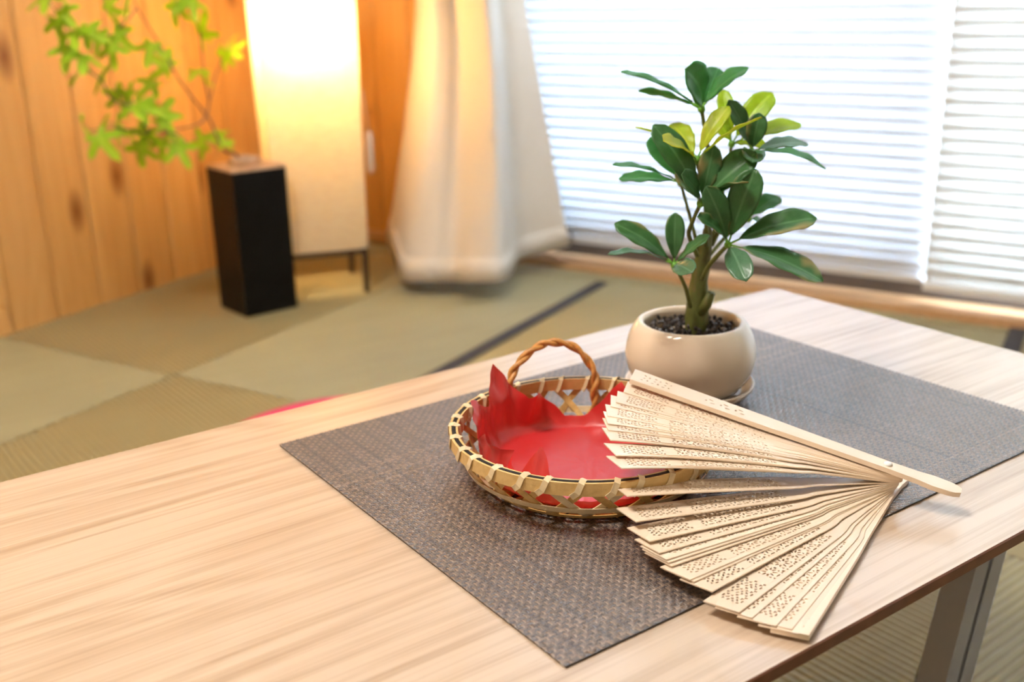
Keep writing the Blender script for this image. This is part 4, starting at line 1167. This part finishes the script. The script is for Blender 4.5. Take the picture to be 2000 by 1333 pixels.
def holes():
    H_ = []
    mm = 0.001
    for c in range(3):                                   # outer lattice
        x0 = 0.1375 + c * 0.0082
        for y in (-5.1, 0, 5.1): H_.append(poly_at(SQ, x0 + 0.7 * mm, y * mm, 0.1, 0.66 * mm, 0.688 * mm))
        for sg in (1, -1):
            H_.append(poly_at(TRI, x0 + 2.6 * mm, 3.9 * sg * mm, -0.5 * sg, 1.14 * mm, 1.19 * mm))
            H_.append(poly_at(TRI, x0 + 2.7 * mm, 1.5 * sg * mm, math.pi + 0.4 * sg, 1.02 * mm, 1.06 * mm))
            H_.append(poly_at(LENS, x0 + 4.6 * mm, 5.4 * sg * mm, 0, 1.32 * mm, 0.688 * mm))
            H_.append(poly_at(LENS, x0 + 4.9 * mm, 2.75 * sg * mm, 0.7 * sg, 1.32 * mm, 0.688 * mm))
            H_.append(poly_at(TRI, x0 + 6.9 * mm, 4.1 * sg * mm, 2.6 * sg, 1.02 * mm, 1.06 * mm))
            H_.append(poly_at(DROP, x0 + 6.9 * mm, 1.35 * sg * mm, 0.5 * sg, 1.14 * mm, 0.75 * mm))
        H_.append(poly_at(DIAM, x0 + 4.9 * mm, 0, 0, 0.9 * mm, 0.938 * mm))
    for c in range(5):                                   # sunburst panel
        x0 = 0.0715 + c * 0.0120
        k = 1.0 if c > 0 else 0.9
        for y in (-4.9, 0, 4.9): H_.append(poly_at(SQ, x0 + 0.9 * mm, y * mm * k, 0, 0.9 * mm, 0.688 * mm))
        for q in range(8):
            a = math.radians(22.5 + 45 * q)
            R_ = 2.75
            H_.append(poly_at(DROP, x0 + 6.3 * mm + R_ * mm * math.cos(a) * 1.25, R_ * mm * math.sin(a), math.atan2(math.sin(a), 1.25 * math.cos(a)), 1.5 * mm, 0.775 * mm))
        for sg in (1, -1):
            H_.append(poly_at(LENS, x0 + 6.3 * mm, 5.35 * sg * mm * k, 0, 2.04 * mm, 0.625 * mm))
            H_.append(poly_at(TRI, x0 + 2.5 * mm, 3.2 * sg * mm, 0.6 * sg, 0.84 * mm, 0.875 * mm))
            H_.append(poly_at(TRI, x0 + 10.3 * mm, 3.4 * sg * mm, math.pi - 0.6 * sg, 0.9 * mm, 0.938 * mm))
            H_.append(poly_at(DIAM, x0 + 2.9 * mm, 5.3 * sg * mm * k, 0, 0.72 * mm, 0.75 * mm))
            H_.append(poly_at(DIAM, x0 + 9.9 * mm, 5.5 * sg * mm * k, 0, 0.72 * mm, 0.75 * mm))
    return H_
def guard_holes():
    H_ = []; mm = 0.001
    for c in range(3):
        x0 = 0.142 + c * 0.0075
        for sg in (1, -1):
            H_.append(poly_at(DIAM, x0, 2.6 * sg * mm, 0, 0.9 * mm, 0.9 * mm))
            H_.append(poly_at(LENS, x0 + 3.6 * mm, 3.8 * sg * mm, 0.5 * sg, 1.32 * mm, 0.688 * mm))
        H_.append(poly_at(DROP, x0 + 3.2 * mm, 0.3 * mm, 0.4, 1.1 * mm, 0.6 * mm))
    for c in range(3):
        x0 = 0.092 + c * 0.010
        H_.append(poly_at(LENS, x0, 1.8 * mm, 0.2, 1.9 * mm, 0.55 * mm)); H_.append(poly_at(LENS, x0 + 2 * mm, -2.2 * mm, -0.2, 2.04 * mm, 0.625 * mm))
        H_.append(poly_at(DIAM, x0 + 4.8 * mm, 0.2 * mm, 0, 0.9 * mm, 0.9 * mm))
    return H_
def flat_mesh(name, out_, hs, thick):
    cu = bpy.data.curves.new(name, 'CURVE'); cu.dimensions = '2D'; cu.fill_mode = 'BOTH'; cu.extrude = thick / 2
    for pl in [out_] + hs:
        sp = cu.splines.new('POLY'); sp.points.add(len(pl) - 1)
        for i, (x, y) in enumerate(pl): sp.points[i].co = (x, y, 0, 1)
        sp.use_cyclic_u = True
    ob = bpy.data.objects.new(name, cu); COL.objects.link(ob)
    bpy.context.view_layer.update()
    me = bpy.data.meshes.new_from_object(ob.evaluated_get(bpy.context.evaluated_depsgraph_get()))
    bpy.data.objects.remove(ob, do_unlink=True); bpy.data.curves.remove(cu)
    me.name = name
    return me
STICK = flat_mesh('stick', outline(False), holes(), 0.00062)
GUARD = flat_mesh('guard', outline(True), guard_holes(), 0.0030)
FP = Vector((FAN_PIVOT[0], FAN_PIVOT[1], ZM))
fan = thing('folding_fan', FP, 'open pierced wooden folding fan leaning on the bamboo basket', 'fan')
rnd = random.Random(21)
NF = len(FAN)
def bent(me, L, bow, name):
    m2 = me.copy(); m2.name = name
    co = np.empty(len(m2.vertices) * 3, np.float32); m2.vertices.foreach_get('co', co); co = co.reshape(-1, 3)
    x = co[:, 0] / LREF
    co[:, 2] += bow * L * np.clip(x, 0, 1) * (1 - np.clip(x, 0, 1)) * 4
    pos = co[:, 0] > 0
    co[pos, 0] *= L / LREF
    m2.vertices.foreach_set('co', co.ravel()); m2.materials.clear(); m2.materials.append(M_fan); m2.update()
    return m2
for i, (ang, rr_, pz, tz) in enumerate(FAN):
    first, last = i == 0, i == NF - 1
    g = first or last
    hwid = 0.0088 if g else 0.0093
    L = math.sqrt(max(rr_ ** 2 - hwid ** 2, 0.01))
    a = math.radians(ang) + math.atan2(hwid, L)
    L3 = math.hypot(L, tz - pz)
    bow = 0.0 if g else 0.012 * (1 if tz - pz > 0.01 else 0.35) * (0.6 + 0.5 * rnd.random()) * (-0.5 if tz > 0.03 else 1)
    # where the stick crosses the basket rim it must ride on top of it
    need = 0.0
    rel = Vector((BC.x - FP.x, BC.y - FP.y)); dr = Vector((math.cos(a), math.sin(a)))
    tc_ = rel.dot(dr); pd = abs(rel.x * dr.y - rel.y * dr.x) - hwid
    Rb = 0.0874
    if pd < Rb and tz > 0.035:
        t1_ = tc_ - math.sqrt(Rb * Rb - max(pd, 0) ** 2)
        x_ = t1_ / L
        if 0 < x_ < 0.97:
            need = max(0.0, 0.0362 - (pz + (tz - pz) * x_)) / (4 * x_ * (1 - x_)) / L3
    if not g: bow = max(bow, need * 2)
    me = bent(GUARD if g else STICK, L3, need if g else bow * 0.5, 'guard' if g else 'stick')
    o = link(bpy.data.objects.new('guard' if g else 'stick', me)); o.parent = fan
    pitch = math.atan2(tz - pz, L)
    rollv = math.radians(2.2 if 0.02 < tz < 0.046 else 1.0) if not g else 0.0
    lift = 0.0022 if first else 0.0
    o.matrix_local = Matrix.Translation((0, 0, pz + lift)) @ Matrix.Rotation(a, 4, 'Z') @ Matrix.Rotation(-pitch, 4, 'Y') @ Matrix.Rotation(rollv, 4, 'X')
mb = MB(); mb.lathe([(0.0026, 0.0), (0.0027, 0.0006), (0.0020, 0.0014), (0.0008, 0.0018), (0.0001, 0.0018)], FP + Vector((0, 0, FAN[0][2] + 0.0036)), 20, cap_top=True)
mb.tube([FP + Vector((0, 0, 0.0004)), FP + Vector((0, 0, FAN[0][2] + 0.0038))], 0.0011, 10)
mb.build('rivet', M_white, fan, smooth=True)
